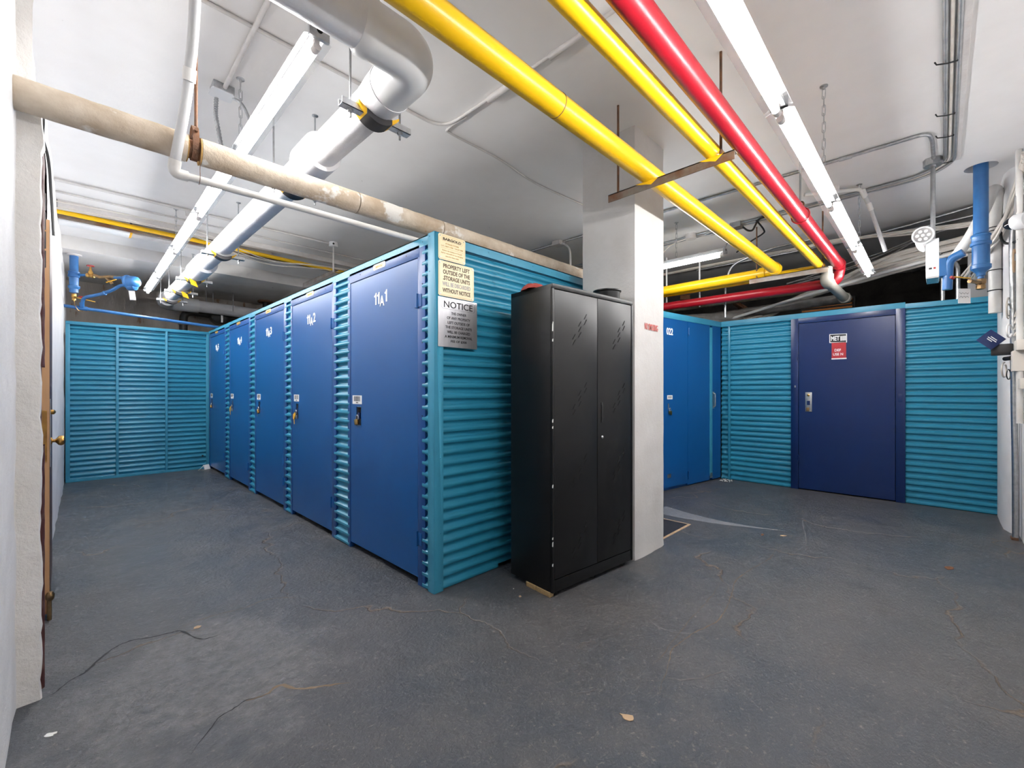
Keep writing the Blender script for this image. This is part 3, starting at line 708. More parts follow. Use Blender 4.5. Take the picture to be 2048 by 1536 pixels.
MB().box(.014, w - .014, .004, dp, z0, z0 + .070).build('plinth', 'cabinet_black', CB, .001, local=True)
MB().box(.02, w - .02, .03, .04, z0 + .07, z1 - .03).build('inner_panel', 'slot_black', CB, local=True)
slot_me = None
for q, (xa, xb) in enumerate(((.017, .408), (.412, w - .017))):
    d = MB().box(xa, xb, .002, .022, z0 + .076, z1 - .032).build('cabinet_door', 'cabinet_black', CB, .0015, local=True)
    xr = (.292, .690)[q]
    for zt in (1.665, 1.240, .795, .370):
        for cx, dz in ((0, 0), (0, -.034), (-.053, -.050), (-.053, -.083), (-.053, -.117), (-.106, -.133), (-.106, -.167)):
            if slot_me is None:
                o = MB().pbox((-.015, -.0002, -.017), (.0055, 0, 0), (.024, 0, .034), (0, .002, 0)).build('vent_slot', 'slot_black', d, local=True); slot_me = o.data
            else:
                o = bpy.data.objects.new('vent_slot', slot_me); COL.objects.link(o); o.parent = d
            o.location = (xr + cx, .0005, zt + dz)
    if q:
        MB().box(.448, .461, -.004, .004, 1.015, 1.115).box(.446, .463, -.001, .003, 1.00, 1.13).build('recessed_handle', 'black_rubber', d, .001, local=True)
        MB().lathe((.455, .002, .905), (0, -1, 0), [(.010, 0), (.010, .005), (.007, .008), (.001, .0085)], 14).build('lock_cylinder', 'galvanised', d, local=True)
fm = None
for fx, fy in ((.06, .05), (.40, .05), (.72, .05), (.60, .32)):
    MB().cyl((fx, fy, 0), (fx, fy, .012), .022, n=14).cyl((fx, fy, .012), (fx, fy, z0), .010, n=10).build('foot', 'black_rubber', CB, local=True)
ch = MB()
for z, h in ((1.55, .055), (1.49, .016), (1.02, .02), (.985, .014), (.64, .02), (.34, .014), (.30, .028), (.185, .016)): ch.pbox((-.0008, -.0008, z), (.004, 0, 0), (0, .005, 0), (.001, 0, h))
ch.build('chipped_paint', 'chip_white', CB, local=True)
def cabw(x, y, z): return ROOTM[CB.name] @ Vector((x, y, z))
ang = CB.rotation_euler[2]
for n_, (lab, ya, yb) in enumerate((('tan wooden block under the cabinet side, nearer the teal panel', .140, .225), ('tan wooden block under the front corner of the cabinet', .018, .134))):
    o = thing('wooden_block', lab, 'wood block', cabw(-.006, ya, 0), ang)
    MB().box(0, .032, 0, yb - ya, 0, .0275).build('block', 'block_wood', o, .002, local=True)
p = cabw(.675, .13, z1)
pt = thing('black_pan', 'round black pan on top of the cabinet beside the column', 'pan', p)
MB().lathe(p, (0, 0, 1), [(.075, .0), (.085, .004), (.090, .062), (.098, .068), (.098, .076), (.086, .076), (.080, .01), (.001, .008)], 28).build('pan_body', 'cabinet_black', pt)
p = cabw(.045, .215, z1)
rc = thing('red_cloth', 'folded red cloth lying on top of the black cabinet', 'cloth', p)
MB().grid(lambda u, v: p + Vector(((.012 + .055 * u) * math.cos(v * 6.283), (.012 + .075 * u) * math.sin(v * 6.283), max(.0, (1 - u ** 3) * .040 + .010 * mnoise.noise(Vector((u * 3, math.cos(v * 6.283) * 2, math.sin(v * 6.283) * 2)))))), 8, 28).build('cloth_folds', 'red_cloth', rc)

# ================================================================== STRIP LIGHTS
def strip_light(p0, p1, label, group, endcap0=False, endcap1=False):
    p0, p1 = Vector(p0), Vector(p1); d = (p1 - p0).normalized(); Ln = (p1 - p0).length
    rz = math.atan2(d.y, d.x)
    t = thing('strip_light', label, 'light', p0, rz, group)
    MB().prism([(0.012, -.027, .012), (0.012, .027, .012), (0.012, .020, .052), (0.012, -.020, .052)], (Ln - .024, 0, 0)).build('channel', 'fixture_white', t, local=True)
    for s_ in (-1, 1):
        MB().prism([(.015, s_ * .027, .014), (.015, s_ * .055, .004), (.015, s_ * .0555, .0055), (.015, s_ * .027, .017)], (Ln - .03, 0, 0)).build('diffuser_wing', 'clear_plastic', t, local=True)
    MB().cyl((.05, 0, -.020), (Ln - .05, 0, -.020), .0145, n=10).build('led_tube', 'led_tube', t, local=True)
    for a, b in ((.02, .055), (Ln - .055, Ln - .02)):
        MB().cyl((a, 0, -.020), (b, 0, -.020), .0155, n=14).box(a + .004, b - .006, -.010, .010, -.020, .014).build('lamp_holder', 'socket_white', t, local=True)
    for f, on in ((0, endcap0), (Ln, endcap1)):
        if on:
            e = MB().box(f - .004 if not f else f - .012, f + .012 if not f else f + .004, -.040, .040, -.002, .056).build('end_plate', 'galvanised', t, local=True)
            xk = -.0045 if not f else f + .0045
            MB().cyl((xk, 0, .030), (xk + (.001 if not f else -.001), 0, .030), .012, n=14).build('knockout', 'slot_black', e, local=True)
        else:
            MB().box(f - .006, f + .006, -.034, .034, .010, .056).build('joiner', 'galvanised', t, local=True)
def chain(p, z1, label, name='hanging_chain', link=.058, r=.0019, zend=None):
    t = thing(name, label, 'chain', (p[0], p[1], z1))
    MB().lathe((p[0], p[1], CZ), (0, 0, -1), [(.022, 0), (.022, .004), (.008, .008), (.006, .022), (.001, .024)], 14).build('ceiling_anchor', 'galvanised', t)
    z = CZ - .018; k = 0; lm = {}
    while z > z1:
        a = Vector((.0085, 0, 0)) if k % 2 else Vector((0, .0085, 0)); z_ = z - link / 2; h = link / 2 - .004
        if k % 2 not in lm:
            pts = [a * math.cos(q) + Vector((0, 0, (h if math.sin(q) > 0 else -h) + .0085 * math.sin(q))) for q in [x * math.pi / 6 for x in range(12)]]
            mb = MB().tube(pts, r, 6, True); o = mb.build('chain_link', 'galvanised', t, local=True); lm[k % 2] = o.data
        else:
            o = bpy.data.objects.new('chain_link', lm[k % 2]); COL.objects.link(o); o.parent = t
        o.location = (0, 0, z_ - z1); z -= link - .006; k += 1
LZ = 2.63
yl = [1.79, 3.03, 4.27, 5.53, 6.88, 8.06]
ll = ['strip light nearest the white pipe elbow, left row', 'strip light passing over the beige pipe, second in the left row', 'middle strip light of the left row', 'fourth strip light of the left row, above the far aisle', 'last strip light of the left row, before the far concrete wall']
def lx(y): return .704 + (y - 1.78) * .0085
for k in range(5):
    strip_light((lx(yl[k]), yl[k], LZ), (lx(yl[k + 1]), yl[k + 1], LZ), ll[k], 'strip lights in the left row', k == 0, k == 4)
xr = [.95, 2.18, 3.50, 4.71, 5.88]
rl = ['strip light at the top edge of the picture, right row', 'second strip light of the right row, beside the red pipe', 'third strip light of the right row', 'last strip light of the right row, before the cable bundle']
def ry(x): return .498 + (x - 1.4) * .0075
for k in range(4):
    strip_light((xr[k], ry(xr[k]), 2.43), (xr[k + 1], ry(xr[k + 1]), 2.43), rl[k], 'strip lights in the right row', k == 0, k == 3)
strip_light((4.75, 1.58, 2.635), (4.75, 2.80, 2.62), 'short strip light behind the column above the blue doors', None, True, True)
chain((3.267, ry(3.267)), 2.49, 'hanging chain over the second light of the right row')
chain((5.05, ry(5.05)), 2.49, 'hanging chain over the last light of the right row')
chain((.716, 3.012), 2.69, 'hanging chain beside the junction box, left row')
chain((.757, 5.635), 2.69, 'hanging chain over the far end of the left row')
chain((4.75, 2.1), 2.69, 'thin hanging chain behind the big yellow pipe')

# ================================================================== BIG PIPES
def pipe_obj(name, label, pts, r, m, rad=.1, n=28, cat='pipe', group=None, seg=10):
    return tag(MB().tube(fillet(pts, rad, seg), r, n).build(name, m), label, cat, group)
y1p = thing('yellow_pipe', 'thick yellow gas pipe running from above to the far bracket', 'pipe', (3., 1.30, 2.566))
MB().tube(fillet([(-.14, 1.30, 2.566), (5.57, 1.30, 2.555), (5.57, 6.5, 2.53)], .12, 10), .0575, 32).build('pipe_run', 'yellow_paint', y1p)
MB().cyl((5.40, 1.30, 2.555), (5.47, 1.30, 2.555), .068, n=32).build('elbow_collar', 'yellow_paint', y1p)
MB().cyl((5.57, 1.42, 2.555), (5.57, 1.48, 2.555), .068, n=32).build('elbow_collar', 'yellow_paint', y1p)
MB().cyl((1.62, 1.30, 2.5635), (1.625, 1.30, 2.5635), .0585, n=32).build('weld_seam', 'rusty_iron', y1p)
pipe_obj('yellow_pipe', 'thinner yellow gas pipe beside the red pipe', [(-.14, .914, 2.5525), (5.74, .914, 2.545), (5.74, 6.5, 2.53)], .0428, 'yellow_paint', .10)
rp = thing('red_pipe', 'red sprinkler main between the yellow pipes and the right strip lights', 'pipe', (3., .768, 2.561))
MB().tube(fillet([(-.14, .768, 2.563), (5.84, .768, 2.556), (5.84, .80, 2.385), (5.84, 6.5, 2.40)], .085, 10), .0525, 32).build('pipe_run', 'red_paint', rp)
MB().cyl((5.70, .768, 2.556), (5.735, .768, 2.556), .062, n=32).build('elbow_collar', 'red_paint', rp)
MB().tube([(.0, .800, 2.606), (5.6, .800, 2.600)], .006, 6).build('tracer_wire', 'rusty_iron', rp)

def angle_iron(name, label, p0, p1, m, leg=.05, th=.006):
    p0, p1 = Vector(p0), Vector(p1); d = p1 - p0
    t = thing(name, label, 'bracket', p0)
    MB().pbox(p0, d, (th, 0, 0), (0, 0, -leg)).pbox(p0, d, (leg, 0, 0), (0, 0, -th)).build('angle_bar', m, t)
    return t
t = angle_iron('pipe_bracket', 'rusty angle bracket with yellow paint carrying the yellow pipes near the column', (2.51, 1.575, 2.508), (2.51, .790, 2.508), 'rusty_angle')
for yc, hw in ((1.30, .075), (.914, .065)):
    MB().prism([(2.5085, yc + hw, 2.508), (2.5085, yc + hw * .4, 2.494), (2.5085, yc + hw * .1, 2.490), (2.5085, yc - hw * .4, 2.478), (2.5085, yc - hw * .8, 2.496), (2.5085, yc - hw, 2.508)], (.0014, 0, 0)).build('paint_patch', 'yellow_paint', t)
for y in (1.515, .868):
    MB().cyl((2.535, y, 2.49), (2.535, y, CZ), .0075, n=10).build('hanger_rod', 'rusty_iron', t)
    MB().cyl((2.535, y, 2.488), (2.535, y, 2.502), .014, n=6).build('nut', 'rusty_iron', t)
t = angle_iron('pipe_bracket', 'grey angle bracket under the far ends of the yellow pipes', (5.50, 1.57, 2.498), (5.50, .827, 2.498), 'grey_angle', .055)
for y in (1.50, .875):
    MB().cyl((5.525, y, 2.48), (5.525, y, CZ), .0075, n=10).build('hanger_rod', 'rusty_iron', t)
t = thing('pipe_hanger', 'ring hanger around the red pipe', 'bracket', (3.95, .768, 2.62))
MB().tube([(3.95, .768 + .060 * math.cos(a), 2.559 + .060 * math.sin(a)) for a in [x * math.pi / 12 for x in range(24)]], .005, 8, True).build('ring', 'red_paint', t)
MB().tube([(3.95, .768 + .022 * math.cos(a), 2.640 + .026 * math.sin(a)) for a in [x * math.pi / 8 for x in range(16)]], .006, 8, True).build('swivel', 'rusty_iron', t)
MB().cyl((3.95, .768, 2.655), (3.95, .768, CZ), .007, n=10).build('hanger_rod', 'conduit_steel', t)

# white insulated pipe with elbow
wp = thing('insulated_pipe', 'large white wrapped pipe with a glossy elbow over the left aisle', 'pipe', (1.04, 3., 2.61))
PZ = 2.61; PR = .087; EY = 1.585
MB().tube(fillet([(1.04, 8.70, PZ + .03), (1.04, 1.86, PZ)], .1), PR, 36).build('pipe_run', 'white_wrap', wp)
MB().tube([(.80, EY, PZ), (-.16, EY, PZ)], PR, 36).build('pipe_run', 'white_wrap', wp)
MB().tube(fillet([(.80, EY, PZ), (1.04, EY, PZ), (1.04, 1.83, PZ)], .19, 16), .101, 36).build('elbow_cover', 'white_gloss', wp)
MB().lathe((.815, EY, PZ), (-1, 0, 0), [(.104, 0), (.104, .03), (.088, .05)], 36).build('collar', 'white_gloss', wp)
MB().lathe((1.04, 1.82, PZ), (0, 1, 0), [(.104, 0), (.099, .07), (.089, .16)], 36).build('collar', 'white_wrap', wp)
for a, b in ((2.58, 2.86), (5.75, 6.30)):
    MB().lathe((1.04, a, PZ + .008), (0, 1, 0), [(.088, 0), (.112, .015), (.112, b - a - .05), (.104, b - a - .02), (.088, b - a)], 36).build('coupling', 'white_wrap', wp)
MB().tube(fillet([(1.04, 8.50, PZ + .03), (1.04, 8.92, PZ + .03), (1.5, 8.92, PZ + .03)], .22, 12), .112, 36).build('end_elbow', 'white_gloss', wp)
MB().tube([(1.42, 8.92, PZ + .03), (4.2, 8.92, PZ - .03)], .098, 32).build('pipe_run', 'white_wrap', wp)
hang_l = ['strut hanger with taped saddle just behind the white elbow', 'strut hanger above the beige pipe on the white pipe', 'strut hanger with yellow tape past the beige pipe', 'strut hanger with a yellow tape flag on the far white pipe', 'strut hanger with hanging tape near the far end of the white pipe', 'strut hanger at the far end of the white pipe']
for k, y in enumerate((1.955, 3.05, 5.0, 6.43, 7.32, 8.10)):
    cz = CZ if y < 7.5 else 2.93; zs = PZ - PR - .004 + (.012 if y > 5 else 0)
    t = thing('pipe_hanger', hang_l[k], 'bracket', (1.04, y, zs))
    MB().box(.862, 1.222, y - .02, y + .02, zs - .003, zs).box(.862, 1.222, y - .02, y - .017, zs - .003, zs + .028).box(.862, 1.222, y + .017, y + .02, zs - .003, zs + .028).build('strut_channel', 'galvanised', t)
    for x in (.91, 1.17):
        MB().cyl((x, y, zs - .042), (x, y, cz), .0055, n=8).build('threaded_rod', 'galvanised', t)
        MB().cyl((x, y, zs - .016), (x, y, zs - .003), .013, n=6).cyl((x, y, zs - .004), (x, y, zs - .002), .019, n=14).build('nut', 'galvanised', t)
        MB().lathe((x, y, cz), (0, 0, -1), [(.02, 0), (.02, .004), (.008, .010)], 12).build('ceiling_anchor', 'galvanised', t)
    def band(x0, x1, dz0, dz1, hw):
        P = []
        for q in range(9):
            x = x0 + (x1 - x0) * q / 8; f = (x - 1.04) / .105; P.append((x, zs - .034 + .062 * f * f))
        return MB().prism([(x, y - hw, z) for x, z in P] + [(x, y - hw, z + .012 + .02 * max(0, 1 - ((x - 1.04) / .105) ** 2)) for x, z in P[::-1]], (0, 2 * hw, 0))
    band(.975, 1.105, 0, 0, .040).build('tape_saddle', 'tape_black', t)
    band(.935, .9745, 0, 0, .036).build('yellow_tape', 'tape_yellow', t)
    band(1.1055, 1.145, 0, 0, .036).build('yellow_tape', 'tape_yellow', t)
    if k in (3, 4):
        xo = .98 + .05 * (k - 3)
        MB().prism([(xo, y - .046, zs + .03), (xo + .07, y - .046, zs - .01), (xo + .09, y - .052, zs - .075), (xo + .02, y - .055, zs - .05)], (0, .0015, 0)).build('tape_flag', 'tape_yellow', t)

# beige lagged pipe
BY = 2.42; BZ = 2.299; BR = .059
bp_ = thing('insulated_pipe', 'stained beige lagged pipe crossing from the left wall over the storage block', 'pipe', (1.0, BY, BZ))
def lag(x0, x1, ph=0.):
    n = max(4, int((x1 - x0) / .05))
    return MB().tube([(x0 + (x1 - x0) * i / n, BY + .002 * mnoise.noise(Vector((i * .7 + ph, 0, 0))), BZ + .003 * mnoise.noise(Vector((i * .5 + ph, 3, 0)))) for i in range(n + 1)], [BR * (1 + .02 * mnoise.noise(Vector((i * .9 + ph, 7, 1)))) for i in range(n + 1)], 28)
lag(-.20, .362).build('lagging', 'beige_wrap', bp_); lag(.416, 1.16, 4).build('lagging', 'beige_wrap', bp_); lag(1.165, 1.75, 8).build('lagging', 'beige_wrap', bp_); lag(1.755, 4.0, 12).build('lagging', 'beige_wrap', bp_)
MB().lathe((.362, BY, BZ), (1, 0, 0), [(.054, -.002), (.058, .004), (.040, .004)], 28).lathe((.416, BY, BZ), (-1, 0, 0), [(.054, -.002), (.060, .006), (.040, .006)], 28).build('lagging_edge', 'insulation_edge', bp_)
MB().cyl((.34, BY, BZ), (.44, BY, BZ), .040, n=24).build('bare_pipe', 'rusty_iron', bp_)
t = thing('pipe_hanger', 'rusty clevis strap and rod on the beige pipe', 'bracket', (.391, BY, BZ + .05))
st_ = MB()
ring_ = [(BY + .049 * math.sin(a), BZ + .030 - .078 * math.cos(a)) for a in [x * math.pi / 14 for x in range(28)]]
st_._add([(x, y, z) for y, z in ring_ for x in (.379, .403)] + [(x, BY + (y - BY) * .90, BZ + .03 + (z - BZ - .03) * .93) for y, z in ring_ for x in (.379, .403)],
         [(2 * i, 2 * i + 1, (2 * i + 3) % 56, (2 * i + 2) % 56) for i in range(28)] + [(56 + 2 * i, 56 + (2 * i + 2) % 56, 56 + (2 * i + 3) % 56, 57 + 2 * i) for i in range(28)] +
         [(2 * i, (2 * i + 2) % 56, 56 + (2 * i + 2) % 56, 56 + 2 * i) for i in range(28)] + [(2 * i + 1, 57 + 2 * i, 56 + (2 * i + 3) % 56, (2 * i + 3) % 56) for i in range(28)], True)
st_.build('strap', 'rusty_iron', t)
MB().cyl((.391, BY - .062, BZ + .070), (.391, BY + .062, BZ + .070), .008, n=8).build('bolt', 'rusty_iron', t)
MB().cyl((.398, BY, BZ + .10), (.398, BY, CZ), .0065, n=10).build('hanger_rod', 'rusty_iron', t)

# grey plastic pipe coming down from the ceiling, white tube along the beige pipe
pv = thing('plastic_pipe', 'grey plastic pipe curving down in front of the beige pipe', 'pipe', (.34, 2.25, 2.45))
MB().tube(smooth([(.22, 1.60, 2.86), (.30, 1.88, 2.80), (.329, 2.02, 2.762), (.339, 2.08, 2.735), (.350, 2.19, 2.658), (.349, 2.262, 2.544), (.343, 2.298, 2.449), (.329, 2.325, 2.325), (.316, 2.342, 2.225), (.312, 2.355, 2.19)], 5), .0195, 20).build('pipe_run', 'pvc_grey', pv)
MB().tube([(.3495, 2.252, 2.562), (.3485, 2.272, 2.518)], .0240, 20).build('coupling', 'pvc_white', pv)
MB().tube(fillet([(.313, 2.350, 2.200), (.309, 2.368, 2.150), (.36, 2.374, 2.152)], .03, 8), .0230, 20).build('elbow', 'pvc_white', pv)
MB().tube([(.35, 2.374, 2.152), (1.60, 2.38, 2.166), (3.0, 2.38, 2.168)], .0168, 18).build('pipe_run', 'pvc_white', pv)
MB().tube(smooth([(.405, 2.365, 2.24), (.402, 2.355, 2.19), (.402, 2.352, 2.15), (.402, 2.378, 2.132)], 4), .0013, 5).build('tie_wire', 'rusty_iron', pv)

# ================================================================== CEILING CONDUITS AND BOXES
def wire(name, label, pts, r, m, cat='conduit', n=10, seg=6, group=None, fl=None):
    P = fillet(pts, fl, 6) if fl else smooth(pts, seg)
    return tag(MB().tube(P, r, n).build(name, m), label, cat, group)
t = thing('ceiling_conduit', 'painted thin conduit curving over the ceiling towards the yellow pipe', 'conduit', (1.5, 2.53, 3.07))
MB().tube(fillet([(.0, 2.515, 3.078), (1.15, 2.525, 3.078), (1.86, 2.535, 3.078), (1.875, 2.2, 3.076), (1.875, .2, 3.075)], .16, 8), .010, 12).build('conduit_run', 'painted_conduit', t)
MB().tube([(1.874, 2.06, 3.068), (1.874, 1.80, 3.066)], .021, 16).build('sleeve', 'painted_conduit', t)
MB().tube([(1.874, 1.55, 3.068), (1.874, 1.33, 3.066)], [.019, .014], 16).build('sleeve', 'painted_conduit', t)
wire('ceiling_conduit', 'painted thin conduit bending towards the column', [(1.893, 2.30, 3.08), (1.89, 2.50, 3.08), (1.96, 2.54, 3.08), (2.43, 2.54, 3.079), (2.95, 2.60, 3.079), (3.65, 2.56, 3.079), (4.2, 2.56, 3.079)], .008, 'painted_conduit')
t = thing('junction_box', 'square steel ceiling junction box with white cover on the left', 'junction box', (.655, 3.17, 3.06))
MB().box(.600, .712, 3.125, 3.225, 3.045, CZ).build('box_body', 'galvanised', t, .002)
MB().prism([(.592, 3.135, 3.038), (.602, 3.122, 3.038), (.700, 3.122, 3.038), (.714, 3.138, 3.038), (.714, 3.215, 3.038), (.704, 3.228, 3.038), (.604, 3.228, 3.038), (.592, 3.215, 3.038)], (0, 0, .006)).build('cover', 'fixture_white', t)
wire('ceiling_conduit', 'straight white conduit running from the near ceiling to the steel box', [(.66, .4, 3.068), (.66, 3.128, 3.068)], .013, 'painted_conduit', fl=.01)
fx = [(.636, 3.226, 3.05), (.636, 3.243, 2.99), (.636, 3.240, 2.93), (.645, 3.228, 2.85), (.655, 3.212, 2.76), (.668, 3.20, 2.67)]
fp_ = smooth(fx, 12)
tag(MB().tube(fp_, [.0125 if (i % 3) else .0095 for i in range(len(fp_))], 10).build('flexible_conduit', 'conduit_steel'), 'ribbed flexible conduit hanging from the steel box', 'conduit')
wire('ceiling_conduit', 'short bent steel conduit from the box to the left light', [(.712, 3.16, 3.04), (.74, 3.12, 3.01), (.765, 3.09, 2.95), (.778, 3.07, 2.86), (.726, 3.05, 2.70)], .009, 'galvanised')
wire('ceiling_conduit', 'painted conduit crossing the left ceiling to the round white box', [(-.12, 5.56, 3.072), (2.31, 5.50, 3.072)], .013, 'painted_conduit', fl=.01)
wire('ceiling_conduit', 'thinner painted conduit behind the round white box run', [(-.12, 5.90, 3.076), (3.4, 5.86, 3.076)], .009, 'painted_conduit', fl=.01)
tag(MB().box(.83, .90, 5.53, 5.60, 3.03, CZ).build('junction_box', 'painted_conduit', None, .004), 'small painted ceiling box beside the left light chain', 'junction box')
t = thing('junction_box', 'round white ceiling box with a drop rod over the storage block', 'junction box', (2.33, 5.48, 3.05))
MB().cyl((2.33, 5.48, 3.035), (2.33, 5.48, CZ), .052, n=24).build('box_body', 'fixture_white', t)
MB().cyl((2.31, 5.4275, 3.06), (2.31, 5.432, 3.06), .012, n=12).build('knockout', 'slot_black', t)
MB().cyl((2.33, 5.48, 2.72), (2.33, 5.48, 3.035), .010, n=10).build('drop_rod', 'painted_conduit', t)
t = thing('yellow_pipe', 'small yellow pipe high across the far left ceiling', 'pipe', (1., 6.28, 3.02))
MB().tube([(-.12, 6.30, 3.01), (1.2, 6.30, 2.995), (4.0, 6.26, 2.93)], .024, 16).build('pipe_run', 'yellow_paint', t)
tag(MB().box(-.10, 4.1, 6.16, 6.24, 3.03, CZ).build('ceiling_batten', 'painted_conduit', None, .003), 'white painted batten beside the small yellow pipe', 'batten')
tag(MB().box(-.10, 4.1, 6.36, 6.40, 2.965, 3.01).build('ceiling_rail', 'rusty_angle', None, .002), 'rust-spotted rail under the small yellow pipe', 'rail')
t = thing('ceiling_box', 'long white trunking box with a yellow end near the left wall', 'trunking', (.2, 6.5, 2.98))
MB().box(-.10, .455, 6.42, 6.60, 2.955, CZ).build('trunking_body', 'fixture_white', t, .003)
MB().box(.455, .475, 6.42, 6.60, 2.955, 3.03).build('end_cap', 'tape_yellow', t)
MB().box(.475, 1.9, 6.44, 6.58, 2.965, CZ).build('trunking_body', 'painted_conduit', t, .003)
t = thing('pipe_bracket', 'cut-off angle bracket hanging below the round white box', 'bracket', (2.15, 5.6, 2.72))
MB().pbox((2.33, 5.44, 2.745), (-.03, 1.0, -.01), (.05, 0, 0), (0, 0, -.006)).pbox((2.33, 5.44, 2.745), (-.03, 1.0, -.01), (.006, 0, 0), (0, 0, -.05)).build('angle_bar', 'grey_angle', t)
for k, (a, b, c) in enumerate(((2.95, .02, 6.05), (2.98, .06, 5.95), (2.96, .05, 6.12))):
    lab = ['sagging white cable highest across the far left ceiling', 'sagging white cable between two others across the far left ceiling', 'lowest sagging white cable across the far left ceiling'][k]
    wire('loose_cable', lab, [(-.11, c, a + .02), (.45, c - .15, a + .01 - b * .3), (1.0, c - .05, a + .01), (1.7, c, a - .08 - b), (2.33, 5.75 + k * .1, a - .11), (3.3, c, a - .03)], .0055, 'cable_white', 'cable', 6)

# right ceiling conduits
def clamp(mb, x, y, z, a='x'):
    mb.tube([(x, y - .014, CZ), (x, y - .014, z), (x, y, z - .016), (x, y + .014, z), (x, y + .014, CZ)] if a == 'x' else [(x - .014, y, CZ), (x - .014, y, z), (x, y, z - .016), (x + .014, y, z), (x + .014, y, CZ)], .0025, 6)
rc_l = ['steel ceiling conduit nearest the strip light in the right-hand bundle', 'white cable strapped between two steel conduits on the right ceiling', 'steel ceiling conduit nearest the right wall in the bundle']
for k, (yo, m_, r) in enumerate(((.000, 'conduit_steel', .012), (-.026, 'cable_white', .008), (-.054, 'conduit_steel', .013))):
    wire('ceiling_conduit', rc_l[k], [(.4, -.005 + yo, 3.072), (4.98 + k * .03, -.03 + yo, 3.072), (5.17 + k * .03, .13 + yo, 3.072), (5.24 + k * .035, 2.2, 3.072), (5.30 + k * .035, 5., 3.072)], r, m_, fl=.14)
tag(MB().box(.4, 5.02, -.115, -.075, 3.068, CZ).build('ceiling_strip', 'painted_conduit', None, .003), 'painted strip beside the steel conduits on the right ceiling', 'strip')
tie_l = ['nearest black cable tie round the ceiling conduits', 'second black cable tie round the ceiling conduits', 'third black cable tie round the ceiling conduits', 'farthest black cable tie round the ceiling conduits']
for k, x in enumerate((3.45, 4.10, 4.45, 4.95)):
    tag(MB().tube([(x, .022, 3.074), (x, .014, 3.056), (x + .02, -.03, 3.052), (x + .04, -.07, 3.057), (x + .04, -.074, 3.075)], .004, 6).build('cable_tie', 'cable_black'), tie_l[k], 'cable tie')
wire('ceiling_conduit', 'steel conduit curving from the round box across the ceiling past the column', [(4.86, .036, 3.075), (4.50, .042, 3.075), (4.36, .06, 3.075), (4.36, .40, 3.075), (4.335, 2.0, 3.075), (4.30, 5.0, 3.075)], .0125, 'galvanised', fl=.17)
tag(MB().tube([(4.362, .50, 3.075), (4.36, .58, 3.075)], .0165, 12).build('conduit_coupling', 'galvanised'), 'steel coupling on the curved ceiling conduit', 'coupling')
t = thing('junction_box', 'octagonal steel ceiling box carrying the emergency light', 'junction box', (4.915, .041, 3.05))
MB().cyl((4.915, .041, 3.035), (4.915, .041, CZ), .060, n=8).build('box_body', 'galvanised', t)
MB().cyl((4.915, .041, 3.02), (4.915, .041, 3.035), .02, n=12).build('locknut', 'galvanised', t)
for k in range(2):
    wire('ceiling_conduit', ['upper steel conduit crossing above the meter partition', 'lower steel conduit crossing above the meter partition'][k], [(6.28, -.40, 3.06 - k * .10), (6.40, -.07, 3.05 - k * .08), (6.54, .32, 3.045 - k * .05), (6.60, .80, 3.04 - k * .02), (6.60, 2.6, 3.04 - k * .02)], .013, 'galvanised')
t = thing('junction_box', 'round grey ceiling box behind the column', 'junction box', (5.216, 2.128, 3.05))
MB().cyl((5.216, 2.128, 3.03), (5.216, 2.128, CZ), .062, n=10).build('box_body', 'painted_conduit', t)
wire('loose_cable', 'thin white cable looping down from the round grey box', [(5.19, 2.17, 3.04), (5.06, 2.30, 2.96), (4.98, 2.38, 2.85), (4.78, 2.40, 2.68)], .006, 'cable_white', 'cable')
wire('loose_cable', 'dark cable from the round grey box to the short strip light', [(5.22, 2.07, 3.05), (5.25, 1.9, 3.03), (5.15, 1.66, 2.98), (4.80, 1.60, 2.70)], .006, 'cable_grey', 'cable')
t = thing('junction_box', 'grey ceiling box with black cables between the yellow pipes', 'junction box', (5.24, 1.62, 3.05))
MB().box(5.18, 5.30, 1.57, 1.68, 3.03, CZ).build('box_body', 'conduit_steel', t, .003)
wire('loose_cable', 'black cable looping out of the grey box between the yellow pipes', [(5.26, 1.57, 3.04), (5.30, 1.53, 3.0), (5.33, 1.49, 3.0), (5.30, 1.45, 3.04), (5.20, 1.38, 3.06), (5.18, 1.2, 3.06)], .010, 'cable_black', 'cable')
wire('loose_cable', 'black cable tied in a knot behind the yellow pipes', [(5.22, 1.42, 3.06), (5.50, 1.42, 3.03), (5.60, 1.46, 3.02), (5.72, 1.62, 3.0), (5.80, 1.80, 2.93)], .009, 'cable_black', 'cable')
t = thing('junction_box', 'small white ceiling box above the beige pipe left of the column', 'junction box', (4.30, 3.42, 3.06))
MB().box(4.24, 4.36, 3.36, 3.48, 3.035, CZ).build('box_body', 'painted_conduit', t, .006)
wire('loose_cable', 'grey armoured cable curving down left of the column', [(4.30, 3.37, 3.05), (4.28, 3.28, 3.0), (4.20, 3.17, 2.90), (4.16, 3.13, 2.72), (4.15, 3.12, 2.45)], .012, 'painted_conduit', 'cable')
t = thing('plastic_pipe', 'white plastic pipe dropping from the ceiling behind the right strip light', 'pipe', (5.0, .6, 3.04))
MB().tube(fillet([(4.80, .90, 3.035), (5.05, .52, 3.045), (5.09, .49, 2.97)], .03, 6), .0165, 16).build('pipe_run', 'pvc_white', t)
MB().tube([(5.07, .505, 3.045), (5.092, .488, 2.98)], .022, 16).build('elbow', 'pvc_white', t)
MB().tube([(5.09, .49, 2.99), (5.16, .455, 2.88), (5.30, .36, 2.50)], .0165, 16).build('pipe_run', 'pvc_grey', t)
MB().tube([(5.13, .468, 2.93), (5.165, .452, 2.87)], .021, 16).build('coupling', 'pvc_white', t)
MB().box(4.92, 4.96, .66, .70, 3.03, CZ).build('ceiling_strap', 'paper_white', t)

